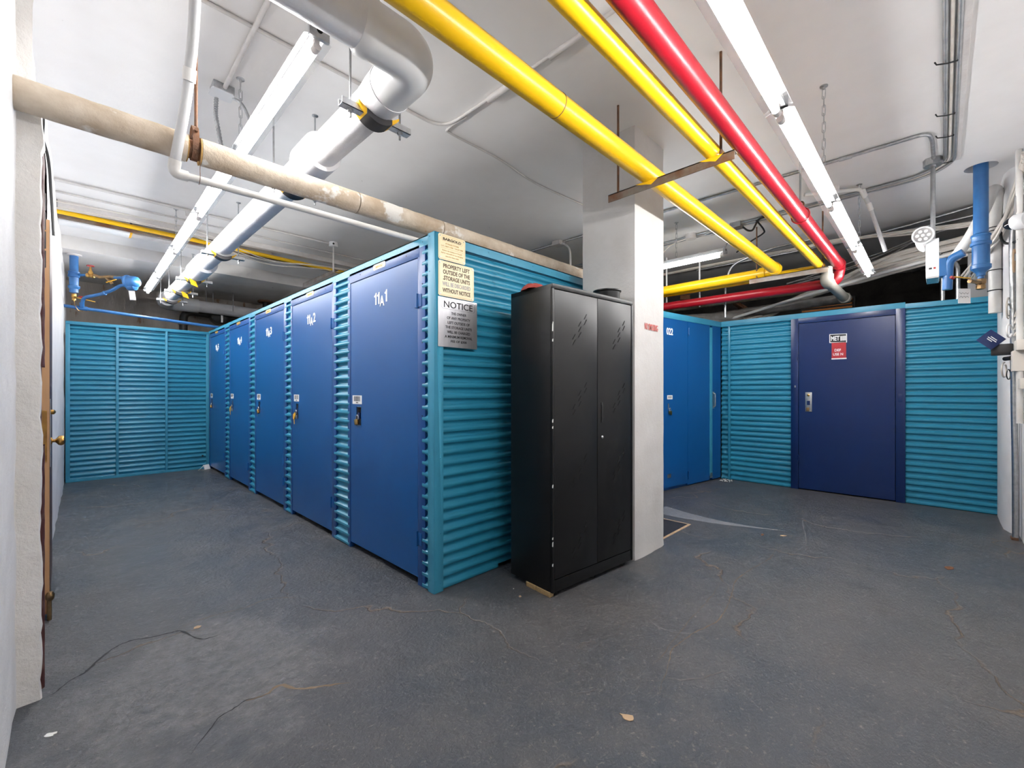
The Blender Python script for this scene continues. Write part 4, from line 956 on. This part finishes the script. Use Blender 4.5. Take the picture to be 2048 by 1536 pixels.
# emergency light
t = thing('emergency_light', 'white emergency light hanging from a steel conduit at the right', 'emergency light', (4.92, .035, 2.07))
MB().cyl((4.915, .041, 2.40), (4.915, .041, 3.03), .0155, n=16).build('stem_conduit', 'conduit_steel', t)
MB().box(4.83, 5.09, .005, .082, 2.118, 2.42).build('housing', 'fixture_white', t, .004)
MB().box(4.835, 5.085, .008, .079, 2.108, 2.118).build('base_plate', 'galvanised', t)
hc = Vector((4.80, .098, 2.455)); ax = Vector((-.93, -.10, -.34)).normalized()
hd_ = MB().lathe(hc - ax * .04, ax, [(.03, 0), (.060, .012), (.068, .035), (.068, .052), (.060, .054), (.056, .045), (.001, .044)], 28).build('lamp_head', 'fixture_white', t)
u_, w_ = MB().frame(ax)
MB().cyl(hc - ax * .004, hc + ax * .006, .056, n=28).build('reflector', 'lens_chrome', hd_)
for k in range(7):
    q = hc + (u_ * math.cos(k * 1.0472) + w_ * math.sin(k * 1.0472)) * (.034 if k < 6 else 0)
    MB().lathe(q + ax * .005, ax, [(.013, 0), (.011, .004), (.001, .007)], 12).build('led_lens', 'paper_white', hd_)
h2 = Vector((4.87, .112, 2.39)); a2_ = Vector((-.25, .85, -.46)).normalized()
MB().lathe(h2 - a2_ * .03, a2_, [(.03, 0), (.050, .012), (.056, .035), (.048, .040), (.001, .038)], 24).build('lamp_head', 'fixture_white', t)
MB().box(4.829, 4.8305, .046, .064, 2.178, 2.192).build('test_switch', 'ink', t)
MB().box(4.829, 4.8305, .024, .037, 2.178, 2.192).build('indicator', 'handle_red', t)

# blue riser at the right
t = thing('blue_riser', 'blue riser pipe dropping through the ceiling at the right wall', 'pipe', (HX, HY, 2.05))
MB().cyl((HX, HY, 2.33), (HX, HY, 3.2), .046, n=28).build('pipe_run', 'blue_pipe', t)
MB().lathe((HX, HY, 2.52), (0, 0, -1), [(.046, -.01), (.060, 0), (.062, .012), (.056, .02), (.056, .06), (.064, .066), (.064, .088), (.054, .094), (.054, .25), (.063, .256), (.063, .285), (.040, .31), (.028, .325), (.028, .345), (.020, .35), (.020, .38)], 28).build('reducer_coupling', 'blue_pipe', t)
MB().lathe((HX, HY, 2.15), (0, 0, -1), [(.022, 0), (.033, .006), (.033, .04), (.026, .048), (.030, .06), (.030, .085), (.02, .09)], 8).build('drain_cap', 'bronze', t)
MB().cyl((HX - .01, HY, 2.115), (HX - .13, HY + .07, 2.12), .016, n=12).build('valve_body', 'bronze', t)
MB().pbox((HX - .10, HY + .06, 2.145), (-.13, .10, .008), (.012, .016, 0), (0, 0, .006)).build('valve_lever', 'handle_yellow', t)
MB().cyl((HX - .24, HY + .165, 2.14), (HX - .26, HY + .18, 2.15), .012, n=8).build('lever_tip', 'handle_red', t)
MB().tube(fillet([(HX + .02, HY + .10, 2.40), (HX + .05, HY + .19, 2.36), (HX + .06, HY + .20, 2.10)], .05, 6), .034, 20).build('branch_pipe', 'blue_pipe', t)
MB().box(HX + .02, HX + .12, HY + .20, HX * 0 + HY + .30, 2.22, 2.38).build('valve_block', 'blue_pipe', t, .008)
t = thing('paper_tag', 'handwritten white tag hanging under the blue valve at the right', 'tag', (5.37, -.13, 1.94))
MB().pbox((5.29, -.11, 1.95), (.075, -.075, 0), (.001, .001, 0), (0, 0, .125)).build('card', 'paper_white', t)
sq_ = MB()
for zz in (2.035, 2.005):
    sq_.tube([(5.297 + .055 * q / 9, -.118 - .055 * q / 9, zz + .008 * math.sin(q * 2.1 + zz * 90)) for q in range(10)], .0012, 4)
sq_.build('handwriting', 'bar_ink', t)

# ================================================================== BLUE ASSEMBLY AT THE LEFT END
bx, by = .018, 7.79
t = thing('blue_riser', 'blue riser with brass valves at the far left end', 'pipe', (bx, by, 2.30))
MB().cyl((bx, by, 2.45), (bx, by, 2.93), .042, n=24).build('pipe_run', 'blue_pipe', t)
MB().lathe((bx, by, 2.72), (0, 0, -1), [(.044, 0), (.056, .006), (.056, .02), (.050, .03), (.056, .05), (.056, .075), (.046, .08), (.044, .18), (.056, .186), (.056, .21), (.034, .235), (.024, .25), (.024, .28)], 24).build('coupling', 'blue_pipe', t)
MB().lathe((bx, by, 2.44), (0, 0, -1), [(.020, 0), (.026, .01), (.026, .05), (.018, .06), (.022, .07), (.022, .09), (.01, .095)], 10).build('drain_valve', 'brass', t)
MB().pbox((bx + .02, by - .02, 2.385), (.17, -.03, -.035), (.003, .018, 0), (0, 0, .008)).build('valve_lever', 'handle_yellow', t)
MB().lathe((bx, by, 2.93), (0, 0, -1), [(.075, 0), (.070, .012), (.044, .02)], 20).build('ceiling_flange', 'painted_conduit', t)
br = smooth([(bx + .04, by - .02, 2.675), (.14, 7.69, 2.675)], 4)
MB().tube(br, .016, 12).build('branch_pipe', 'blue_pipe', t)
MB().lathe((.13, 7.70, 2.675), (.8, -.6, -.1), [(.02, 0), (.030, .01), (.030, .03), (.024, .04), (.030, .06), (.030, .08), (.02, .09)], 12).lathe((.165, 7.66, 2.68), (0, 0, 1), [(.022, 0), (.026, .03), (.016, .05), (.012, .085), (.006, .10)], 12).build('gate_valve', 'brass', t)
MB().tube([(.165 + .034 * math.cos(a), 7.66 + .034 * math.sin(a), 2.79) for a in [x * math.pi / 8 for x in range(16)]], .006, 8, True).build('hand_wheel', 'handle_red', t)
MB().tube(fillet([(.20, 7.62, 2.67), (.26, 7.57, 2.645), (.33, 7.50, 2.655), (.42, 7.42, 2.645)], .02, 4), .020, 12).build('strainer', 'bronze', t)
MB().tube([(.30, 7.53, 2.65), (.36, 7.50, 2.57)], .017, 12).build('strainer_leg', 'bronze', t)
MB().pbox((.30, 7.50, 2.575), (.09, -.05, .045), (.01, .014, 0), (0, 0, .008)).build('valve_lever', 'handle_yellow', t)
MB().tube([(.38, 7.45, 2.645), (.50, 7.34, 2.632)], .018, 14).lathe((.44, 7.40, 2.638), (.73, -.68, 0), [(.02, 0), (.027, .006), (.027, .03), (.02, .036)], 8).build('branch_pipe', 'blue_pipe', t)
t2 = thing('flow_alarm', 'blue cast pump body with a paper tag at the far left end', 'valve', (.55, 7.28, 2.52))
MB().lathe((.49, 7.34, 2.59), (.73, -.68, 0), [(.05, 0), (.085, .005), (.085, .02), (.075, .03), (.072, .10), (.062, .125), (.035, .14), (.001, .145)], 20).build('cast_body', 'blue_pipe', t2)
MB().lathe((.50, 7.34, 2.535), (.73, -.68, 0), [(.045, 0), (.05, .02), (.048, .09), (.02, .11), (.001, .112)], 16).build('outlet_boss', 'blue_pipe', t2)
MB().tube(fillet([(.50, 7.35, 2.545), (.43, 7.41, 2.55), (.38, 7.45, 2.50), (.28, 7.55, 2.44), (.10, 7.70, 2.385), (.09, 7.75, 2.29)], .05, 6), .019, 14).build('drain_pipe', 'blue_pipe', t2)
MB().lathe((.30, 7.53, 2.45), (-.7, .62, -.25), [(.02, 0), (.027, .006), (.027, .02), (.02, .026)], 10).build('union', 'blue_pipe', t2)
MB().pbox((.515, 7.30, 2.36), (.055, -.05, -.004), (.001, .001, 0), (-.012, .01, .115)).build('paper_tag', 'paper_white', t2)
t3 = thing('blue_pipe', 'thin blue pipe running along above the far teal panels', 'pipe', (.7, 7.85, 2.23))
MB().tube([(-.12, 7.85, 2.283), (1.75, 7.85, 2.168)], .020, 16).build('pipe_run', 'blue_pipe', t3)
MB().cyl((.03, 7.85, 2.274), (.14, 7.85, 2.267), .027, n=14).cyl((.09, 7.85, 2.27), (.09, 7.80, 2.33), .024, n=12).build('tee', 'blue_pipe', t3)
MB().cyl((.09, 7.83, 2.33), (.09, 7.83, 2.40), .012, n=8).tube([(.09 + .03 * math.cos(a), 7.83 + .03 * math.sin(a), 2.41) for a in [x * math.pi / 8 for x in range(16)]], .006, 8, True).build('hand_wheel', 'handle_red', t3)
wire('loose_cable', 'thin beaded chain hanging from the brass drain valve', [(.018, 7.77, 2.35), (.03, 7.77, 2.28), (.06, 7.78, 2.23), (.10, 7.79, 2.225)], .003, 'brass', 'chain', 6)
# black waste pipes against the back wall
t = thing('waste_pipe', 'black iron waste pipe with trap on the far concrete wall', 'pipe', (1.35, 9.3, 2.2))
MB().tube(fillet([(1.345, 9.25, .0), (1.345, 9.25, 2.575), (2.9, 9.25, 2.50)], .14, 8), .060, 20).build('pipe_run', 'black_iron', t)
MB().lathe((1.345, 9.25, 2.34), (0, 0, 1), [(.062, 0), (.075, .008), (.075, .05), (.062, .06)], 20).build('hub', 'grey_angle', t)
MB().lathe((1.86, 9.10, 2.54), (0, -1, 0), [(.145, -.2), (.145, .0), (.12, .02), (.001, .022)], 24).build('cleanout', 'black_iron', t)
MB().box(1.845, 1.875, 9.02, 9.06, 2.42, 2.62).build('hanger_clamp', 'galvanised', t)
t = thing('waste_pipe', 'black drain elbow under the soffit behind the storage row', 'pipe', (2.55, 9.1, 2.8))
MB().tube(fillet([(2.15, 9.2, 2.68), (2.60, 9.2, 2.70), (2.60, 9.2, 2.93)], .09, 6), .045, 16).build('pipe_run', 'black_iron', t)
MB().cyl((2.60, 9.2, 2.90), (2.60, 9.2, 2.93), .13, n=18).build('ceiling_patch', 'rusty_iron', t)
for k, x in enumerate((1.62, 1.72, 1.98)):
    tag(MB().cyl((x, 8.98 if k < 2 else 8.80, 2.60), (x, 8.98 if k < 2 else 8.80, 2.93), .007, n=8).build('hanger_rod', 'conduit_steel'), ['leftmost thin rod over the far white pipe', 'middle thin rod over the far white pipe', 'rightmost thin rod over the far white pipe'][k], 'rod')

# ================================================================== BEHIND THE METER PARTITION
t = thing('plastic_pipe', 'grey plastic drain pipe dropping past the far bracket', 'pipe', (5.62, .86, 2.4))
MB().tube(fillet([(5.63, .855, 2.52), (5.63, .855, 2.37), (6.42, .80, 2.30)], .08, 8), .050, 24).build('pipe_run', 'drain_grey', t)
MB().tube(fillet([(5.63, .855, 2.44), (5.63, .855, 2.37), (5.72, .85, 2.36)], .06, 8), .060, 24).build('elbow', 'drain_grey', t)
MB().lathe((6.36, .804, 2.305), (1, -.07, -.06), [(.050, 0), (.062, .01), (.062, .08), (.05, .09)], 24).build('hub', 'drain_grey', t)
pipe_obj('drain_pipe', 'dark grey drain pipe behind the meter partition', [(6.62, .78, 2.335), (6.66, 2.2, 2.31), (6.7, 3.6, 2.28)], .060, 'grey_lagging', .2)
pipe_obj('lagged_pipe', 'grey lagged pipe resting above the blue doors', [(6.55, 1.95, 2.24), (6.0, 3.2, 2.24), (5.6, 5., 2.24)], .075, 'grey_lagging', .2)
pipe_obj('foil_pipe', 'foil wrapped pipe under the red return pipe', [(6.9, 1.0, 2.56), (6.4, 2.2, 2.46), (5.9, 3.6, 2.34), (5.5, 5., 2.30)], .045, 'foil', .3)
pipe_obj('plastic_conduit', 'long slanting white conduit over the meter partition', [(6.55, 2.95, 2.06), (6.45, 2.13, 2.20), (6.40, 1.25, 2.38), (6.3, .3, 2.545), (6.15, -.42, 2.62)], .019, 'pvc_white', .3, 14)
wire('ceiling_conduit', 'steel conduit bending down behind the yellow return pipe', [(6.1, 1.0, 2.99), (6.0, 1.5, 2.95), (6.0, 1.93, 2.84), (6.0, 2.0, 2.6), (6.0, 2.0, 2.17)], .014, 'galvanised', fl=.16)
for k in range(2):
    tag(MB().cyl((5.9 + .1 * k, 2.75 - .42 * k, 2.35), (5.9 + .1 * k, 2.75 - .42 * k, CZ), .011, n=8).build('hanger_rod', 'paper_white'), ['white rod hanging left of the short strip light end', 'white rod hanging right of the short strip light end'][k], 'rod')
tag(MB().pbox((6.1, 2.50, 2.50), (.30, .12, -.03), (-.05, .12, 0), (0, 0, .06)).build('timber_offcut', 'wood_brown'), 'brown timber offcut above the yellow return pipe', 'timber')
tag(MB().pbox((6.55, 2.05, 2.44), (.25, -.30, -.25), (.10, .06, 0), (0, 0, .05)).build('timber_offcut', 'wood_brown'), 'brown timber offcut leaning beside the white conduit', 'timber')
t = thing('louvre_panel', 'copper coloured louvre deep in the dark room', 'louvre', (9.28, 1.45, 2.55))
for k in range(4): MB().pbox((9.22, 1.05, 2.56 + k * .06), (0, .72, 0), (.07, 0, .02), (0, 0, .025)).build('slat', 'louvre_copper', t)
MB().box(9.28, 9.30, 1.02, 1.80, 2.53, 2.82).build('frame', 'black_iron', t)
rn = random.Random(3)
names_c = ['topmost', 'second', 'third', 'fourth', 'fifth', 'sixth', 'seventh', 'eighth', 'lowest']
for k in range(9):
    o_ = k / 8.; j = lambda s=.012: rn.uniform(-s, s)
    P = [(6.30 + j(), -.455, 2.79 - .20 * o_), (6.40 + j(), -.08, 2.765 - .19 * o_ + j()), (6.46 + .1 * j(), .30, 2.74 - .20 * o_ + j()), (6.52 + j(.03), .62, 2.66 - .15 * o_ + j()), (6.62 + j(.04), .95, 2.56 - .10 * o_ + j()), (6.74 + j(.03), 1.35, 2.44 - .06 * o_), (6.78 + j(.05), 1.72, 2.30 - .05 * o_ + j(.03)), (6.66 + j(.05), 2.0 + j(.08), 2.20 + j(.03))]
    wire('bundled_cable', names_c[k] + ' cable of the thick white bundle over the meter partition', P, .017 if k % 3 else .021, 'cable_white', 'cable', 10, 6, 'white cable bundle over the meter partition')
for k in range(5):
    j = lambda s=.03: rn.uniform(-s, s)
    P = [(6.15 + j(), -.44, 2.84 + j()), (6.27, -.1, 2.87 + j()), (6.33 + j(), .35, 2.93 + j()), (6.38 + j(), .8, 2.985 + j(.012)), (6.42 + j(), 1.4, 3.0 + j(.012)), (6.4 + j(.1), 2.4, 3.0 + j(.012)), (6.3, 4.0, 2.97)]
    wire('loose_cable', ['highest', 'second highest', 'middle', 'second lowest', 'lowest'][k] + ' of the five loose white cables under the right ceiling', P, .009, 'cable_white', 'cable', 7, 6, 'loose white cables under the right ceiling')
for k in range(4):
    j = lambda s=.04: rn.uniform(-s, s)
    P = [(6.30, -.42, 2.86 + j()), (6.45 + j(), .0, 2.90 + j()), (6.7 + j(), .45, 2.82 + j()), (6.8 + j(), .9, 2.74 + j()), (6.9, 1.5, 2.66 + j())]
    wire('loose_cable', ['first', 'second', 'third', 'fourth'][k] + ' thin grey wire tangled above the white cable bundle', P, .006, 'cable_grey', 'cable', 6, 6, 'thin grey wires above the bundle')
for k, (x, y) in enumerate(((6.05, -.02), (6.02, -.13))):
    wire('steel_conduit', ['left vertical steel conduit behind the emergency light', 'right vertical steel conduit behind the emergency light'][k], [(6.9, y + .35, 2.70 - .1 * k), (6.5, y + .1, 2.72 - .1 * k), (6.36, y, 2.62 - .1 * k), (6.36, y, 2.2), (6.36, y, 2.0)], .019, 'galvanised', fl=.12)
tag(MB().box(6.35, 6.42, -.46, -.20, 2.1, 2.75).build('electrical_panel', 'cable_grey', None, .004), 'grey electrical panel behind the blue riser', 'panel')

# ================================================================== RIGHT WALL CLUTTER
t = thing('steel_conduit', 'tall steel conduit standing on the floor against the right wall', 'conduit', (5.42, -.435, 0))
MB().tube(smooth([(5.36, -.435, .0), (5.385, -.435, .6), (5.40, -.430, 1.1), (5.395, -.425, 1.9), (5.39, -.42, 2.44), (5.36, -.44, 2.62), (5.28, -.455, 2.8)], 5), .019, 16).build('conduit_run', 'galvanised', t)
MB().box(5.33, 5.40, -.45, -.41, 0, .02).build('floor_clip', 'rusty_iron', t)
t = thing('white_pipe', 'white painted riser with strapped cables on the right wall', 'pipe', (5.75, -.38, 2.1))
MB().tube(smooth([(5.78, -.350, 1.9), (5.78, -.350, 2.3), (5.78, -.350, 2.72), (5.72, -.36, 2.92), (5.62, -.33, 2.95), (5.58, -.28, 2.80), (5.62, -.20, 2.60), (5.8, -.1, 2.45)], 6), .042, 20).build('pipe_run', 'pvc_white', t)
for z in (2.66, 2.63, 2.28, 2.10): MB().tube([(5.78 + .046 * math.cos(a), -.350 + .046 * math.sin(a), z) for a in [x * math.pi / 8 for x in range(16)]], .004, 6, True).build('cable_tie', 'cable_black', t)
wire('white_pipe', 'cream painted pipe nearest the right picture edge', [(5.205, -.445, .95), (5.215, -.445, 1.45), (5.215, -.445, 2.4), (5.205, -.44, 2.97), (5.2, -.44, 3.09)], .020, 'pvc_white', 'pipe', 14)
wire('loose_cable', 'black cable looping beside the blue riser', [(5.46, -.44, 2.86), (5.52, -.42, 2.78), (5.56, -.38, 2.66), (5.56, -.37, 2.52), (5.48, -.39, 2.44), (5.36, -.43, 2.41), (5.2, -.44, 2.39)], .010, 'cable_black', 'cable')
for k in range(8):
    j = lambda s=.02: rn.uniform(-s, s)
    P = [(5.10 + j(), -.455, 3.0 + j(.05)), (5.26 + j(), -.445 + j(.01), 2.90 + j()), (5.42 + j(.03), -.42 + j(), 2.74 + j(.04)), (5.60 + j(.03), -.36 + j(), 2.56 + j(.04)), (5.85 + j(.03), -.25 + j(.03), 2.40 + j(.04)), (6.2, -.2 + j(.05), 2.34 + j(.06))]
    wire('loose_cable', ['first', 'second', 'third', 'fourth', 'fifth', 'sixth', 'seventh', 'eighth'][k] + ' cable of the fan of white cables beside the blue riser', P, .010 if k % 2 else .014, 'cable_white', 'cable', 7, 6, 'fan of white cables beside the blue riser')
for k in range(4):
    P = [(5.30 + .02 * k, -.45, 3.02), (5.29 + .02 * k, -.452 + .004 * k, 2.4), (5.30 + .02 * k, -.45, 1.95 - .06 * k), (5.33 + .015 * k, -.43, 1.80 - .05 * k)]
    wire('loose_cable', ['first', 'second', 'third', 'fourth'][k] + ' thin white cable running down the right wall', P, .006, 'cable_white', 'cable', 6, 6, 'thin white cables down the right wall')
def loop(name, label, c, ra, rb, m, r=.006, tilt=0., group=None):
    c = Vector(c); pts = []
    for k in range(26):
        a = k / 25 * 5.6 + .3 + tilt; pts.append(c + Vector((.70 * ra * math.cos(a), -.71 * ra * math.cos(a) * .3, rb * math.sin(a))) + Vector((0, .002 * k / 25, 0)))
    return tag(MB().tube(pts, r, 7).build(name, m), label, 'cable', group)
loop('cable_loop', 'upper cream cable coil beside the steel conduit', (5.44, -.405, 1.90), .07, .075, 'cable_white', .006)
loop('cable_loop', 'tangled cream cable coil tied at the steel conduit', (5.40, -.400, 1.86), .06, .06, 'cable_white', .005, .6)
loop('cable_loop', 'white cable ring hanging over the black box', (5.33, -.40, 1.69), .085, .05, 'paper_white', .006)
loop('cable_loop', 'cream cable loop below the black box', (5.44, -.38, 1.38), .08, .06, 'cable_white', .006, 1.2)
loop('cable_loop', 'black wire tangle under the cream box', (5.38, -.40, 1.34), .07, .04, 'cable_black', .004, 2.)
t = thing('card_box', 'dark blue card tilted on a small black box at the right wall', 'card', (5.33, -.34, 1.48))
MB().pbox((5.36, -.30, 1.50), (-.02, -.12, 0), (.10, -.01, 0), (0, 0, .09)).build('black_box', 'black_rubber', t, .004)
cd = MB().pbox((5.30, -.215, 1.628), (.02, -.085, -.085), (-.001, .001, 0), (.03, -.085, .085)).build('blue_card', 'blue_card', t)
lt = MB()
cO, cu, cw = Vector((5.30, -.215, 1.628)), Vector((.02, -.085, -.085)), Vector((.03, -.085, .085)); cn = cu.cross(cw).normalized()
for k, (a_, b_) in enumerate(((.30, .62), (.25, .80), (.34, .74))): lt.pbox(cO + cu * a_ + cw * (.40 + .11 * k) + cn * .0006, cu * (b_ - a_), cw * .05, cn * .0008)
lt.build('card_print', 'white_print', cd)
t = thing('wall_box', 'square cream wall box beside the steel conduit', 'wall box', (5.30, -.45, 1.40))
MB().box(5.19, 5.30, -.47, -.405, 1.36, 1.52).build('box_body', 'box_cream', t, .004)
MB().box(5.10, 5.28, -.47, -.42, 1.52, 1.60).build('upper_housing', 'box_cream', t, .004)
MB().tube([(5.31, -.41, 1.47), (5.38, -.38, 1.468)], .017, 12).build('cable_plug', 'black_rubber', t)
t = thing('wall_box', 'small cream bracket low on the right wall', 'wall box', (5.08, -.45, 1.24))
MB().box(5.02, 5.16, -.47, -.43, 1.22, 1.30).build('box_body', 'box_cream', t, .004)
t = thing('security_camera', 'white dome camera with smoked lens at the right edge', 'camera', (5.19, -.42, 2.52))
MB().lathe((5.14, -.47, 2.52), (.55, .83, 0), [(.05, 0), (.062, .02), (.060, .06), (.050, .075)], 24).build('camera_base', 'fixture_white', t)
MB().lathe((5.18, -.41, 2.52), (.55, .83, -.1), [(.050, 0), (.046, .02), (.032, .045), (.012, .058), (.001, .06)], 24).build('smoked_dome', 'smoked_dome', t)
tag(MB().box(5.20, 5.26, -.465, -.42, 2.60, 2.74).build('cable_splice', 'cable_grey', None, .008), 'grey cable splice box above the dome camera', 'splice box')
tag(MB().box(5.46, 5.52, -.468, -.455, 2.84, 3.04).build('wall_strap', 'painted_conduit', None, .002), 'perforated white strap on the right wall near the ceiling', 'strap')
loop('cable_loop', 'brown twine bundle tied to the cream pipe', (5.26, -.42, 2.24), .03, .09, 'chip_tan', .006, .4)

# ================================================================== SMALL THINGS ON THE FLOOR
def chip(label, x, y, sx, sy, m, rot=0., name='paint_chip'):
    rq_ = random.Random(int(x * 997 + y * 331)); pts = []
    for k in range(11):
        a = k * 2 * math.pi / 11; f = rq_.uniform(.55, 1.15); dx, dy = sx * math.cos(a) * f, sy * math.sin(a) * f
        pts.append((x + dx * math.cos(rot) - dy * math.sin(rot), y + dx * math.sin(rot) + dy * math.cos(rot), .0006))
    tag(MB().prism(pts, (0, 0, .002)).build(name, m), label, 'debris')
def floor_mark(name, pts, w, m, z=.0007, jit=.004):
    """thin crack, scratch or scuff lying in the floor coat"""
    P = smooth([(x, y, 0) for x, y in pts], 5); rq_ = random.Random(len(pts) * 7 + int(pts[0][0] * 100)); vs = []; n = len(P)
    for i, p in enumerate(P):
        t_ = (P[min(i + 1, n - 1)] - P[max(i - 1, 0)]).normalized(); q = Vector((-t_.y, t_.x, 0)); f = w * rq_.uniform(.35, 1.) * min(1, 4 * i / n + .15, 4 * (n - i) / n)
        c = p + q * rq_.uniform(-jit, jit); vs += [c + q * f + Vector((0, 0, z)), c - q * f + Vector((0, 0, z))]
    MB()._add(vs, [(2 * i, 2 * i + 1, 2 * i + 3, 2 * i + 2) for i in range(n - 1)]).build(name, m, FLOOR, fix=False)
for nm_, m_, w_m, P_ in (
    ('floor_crack', 'crack_dark', .007, [(-0.082, 2.495), (-0.047, 2.512), (-0.006, 2.568), (0.039, 2.600), (0.080, 2.671), (0.133, 2.746), (0.196, 2.774), (0.267, 2.744), (0.342, 2.724), (0.380, 2.711), (0.436, 2.555), (0.482, 2.532), (0.523, 2.528)]),
    ('floor_crack', 'crack_dark', .0035, [(0.274, 1.763), (0.344, 1.843), (0.375, 1.885), (0.435, 1.906), (0.471, 1.919), (0.536, 1.900)]),
    ('floor_crack', 'crack_tan', .008, [(0.471, 1.919), (0.536, 1.900), (0.597, 1.921), (0.646, 1.838), (0.724, 1.784), (0.805, 1.732)]),
    ('floor_crack', 'crack_tan', .003, [(0.354, 2.738), (0.472, 2.767), (0.561, 2.765), (0.675, 2.749), (0.780, 2.766), (0.871, 2.717), (0.946, 2.615)]),
    ('floor_scratch', 'crack_tan', .003, [(3.843, 0.904), (3.610, 0.875), (3.478, 0.875), (3.201, 0.910), (2.991, 0.923), (2.804, 0.893), (2.659, 0.861), (2.486, 0.835), (2.346, 0.832), (2.178, 0.869), (2.041, 0.885), (1.945, 0.886), (1.838, 0.848), (1.710, 0.815), (1.630, 0.791)]),
    ('floor_scratch', 'crack_tan', .0015, [(2.859, 0.984), (2.652, 0.955), (2.477, 0.946), (2.279, 0.935), (2.096, 0.921), (1.888, 0.900), (1.765, 0.898)]),
    ('floor_scuff', 'scuff_pale', .006, [(2.146, 1.106), (2.104, 1.043), (2.104, 0.950), (2.152, 0.883), (2.236, 0.830)]),
    ('floor_scuff', 'scuff_pale', .003, [(5.239, 1.000), (4.614, 0.877), (4.165, 0.771), (3.831, 0.722), (3.737, 0.719)]),
    ('floor_scuff', 'scuff_pale', .003, [(0.879, 2.503), (0.915, 2.318), (0.961, 2.123)])):
    floor_mark(nm_, P_, w_m, m_, .0007, .003)
chip('tan paint chip on the floor near the bottom edge', 1.436, .819, .016, .030, 'chip_tan', .4)
chip('oval white chip on the floor at the lower left corner', -.054, 2.214, .012, .022, 'chip_white', .9)
chip('tan chip on the worn floor patch with painted glare at the left', .448, 2.688, .022, .016, 'chip_tan', .2)
chip('small tan chip before the cabinet corner', 1.841, 1.75, .012, .009, 'chip_tan', .5)
chip('tiny white chip beside the wooden blocks', 1.885, 1.845, .006, .005, 'chip_white', .5)
chip('dark flake near the end of the plastic film', 4.056, 1.057, .03, .012, 'rusty_iron', .2)
chip('pale flake at the very tip of the plastic film', 4.15, .93, .02, .03, 'chip_tan', .9)
chip('brown flake on the right part of the floor', 4.18, -.048, .03, .045, 'wood_brown', 1.2)
t = thing('paper_tag', 'folded white paper tag on the floor by the far teal panels', 'tag', (1.42, 8.05, 0))
MB().prism([(1.43, 8.03, .0), (1.51, 8.06, .002), (1.49, 8.08, .075), (1.41, 8.05, .07)], (.002, .001, 0)).build('card', 'paper_white', t)
MB().tube([(1.42, 8.04, .065), (1.34, 7.98, .004), (1.43, 8.02, .004)], .004, 5).build('string', 'cable_white', t)
cr = MB(); rq = random.Random(5)
for k in range(26):
    x, y, r_ = rq.uniform(6.12, 6.27), rq.uniform(1.98, 2.12), rq.uniform(.004, .011)
    cr.lathe((x, y, 0), (0, 0, 1), [(r_, 0), (r_ * .8, r_ * .6), (.001, r_ * .8)], 6)
tag(cr.build('plaster_crumbs', 'chip_white'), 'white plaster crumbs at the foot of the crumpled teal panel', 'debris', None, 'stuff')
t = thing('floor_plate', 'dark floor plate with a worn tan rim behind the foot of the column', 'plate', (3.6, 1.8, 0))
MB().box(3.34, 3.90, 1.62, 2.06, 0, .004).build('cover', 'black_iron', t)
MB().box(3.30, 3.92, 1.598, 1.62, 0, .003).build('rim', 'chip_tan', t); MB().box(3.90, 3.92, 1.62, 2.06, 0, .003).build('rim', 'chip_tan', t)
fm_ = MB().grid(lambda u, v: Vector((4.20 + .12 * u + (v - .5) * .30 * (1 - u) ** 1.3 - .10 * math.sin(u * 3.1), 2.02 - 1.09 * u, .0015 + (.012 * (1 - u)) * abs(math.sin(v * 9.4)))), 14, 24)
tag(fm_.build('plastic_film', 'film', fix=False), 'crumpled streak of clear plastic film on the floor behind the column', 'plastic film')
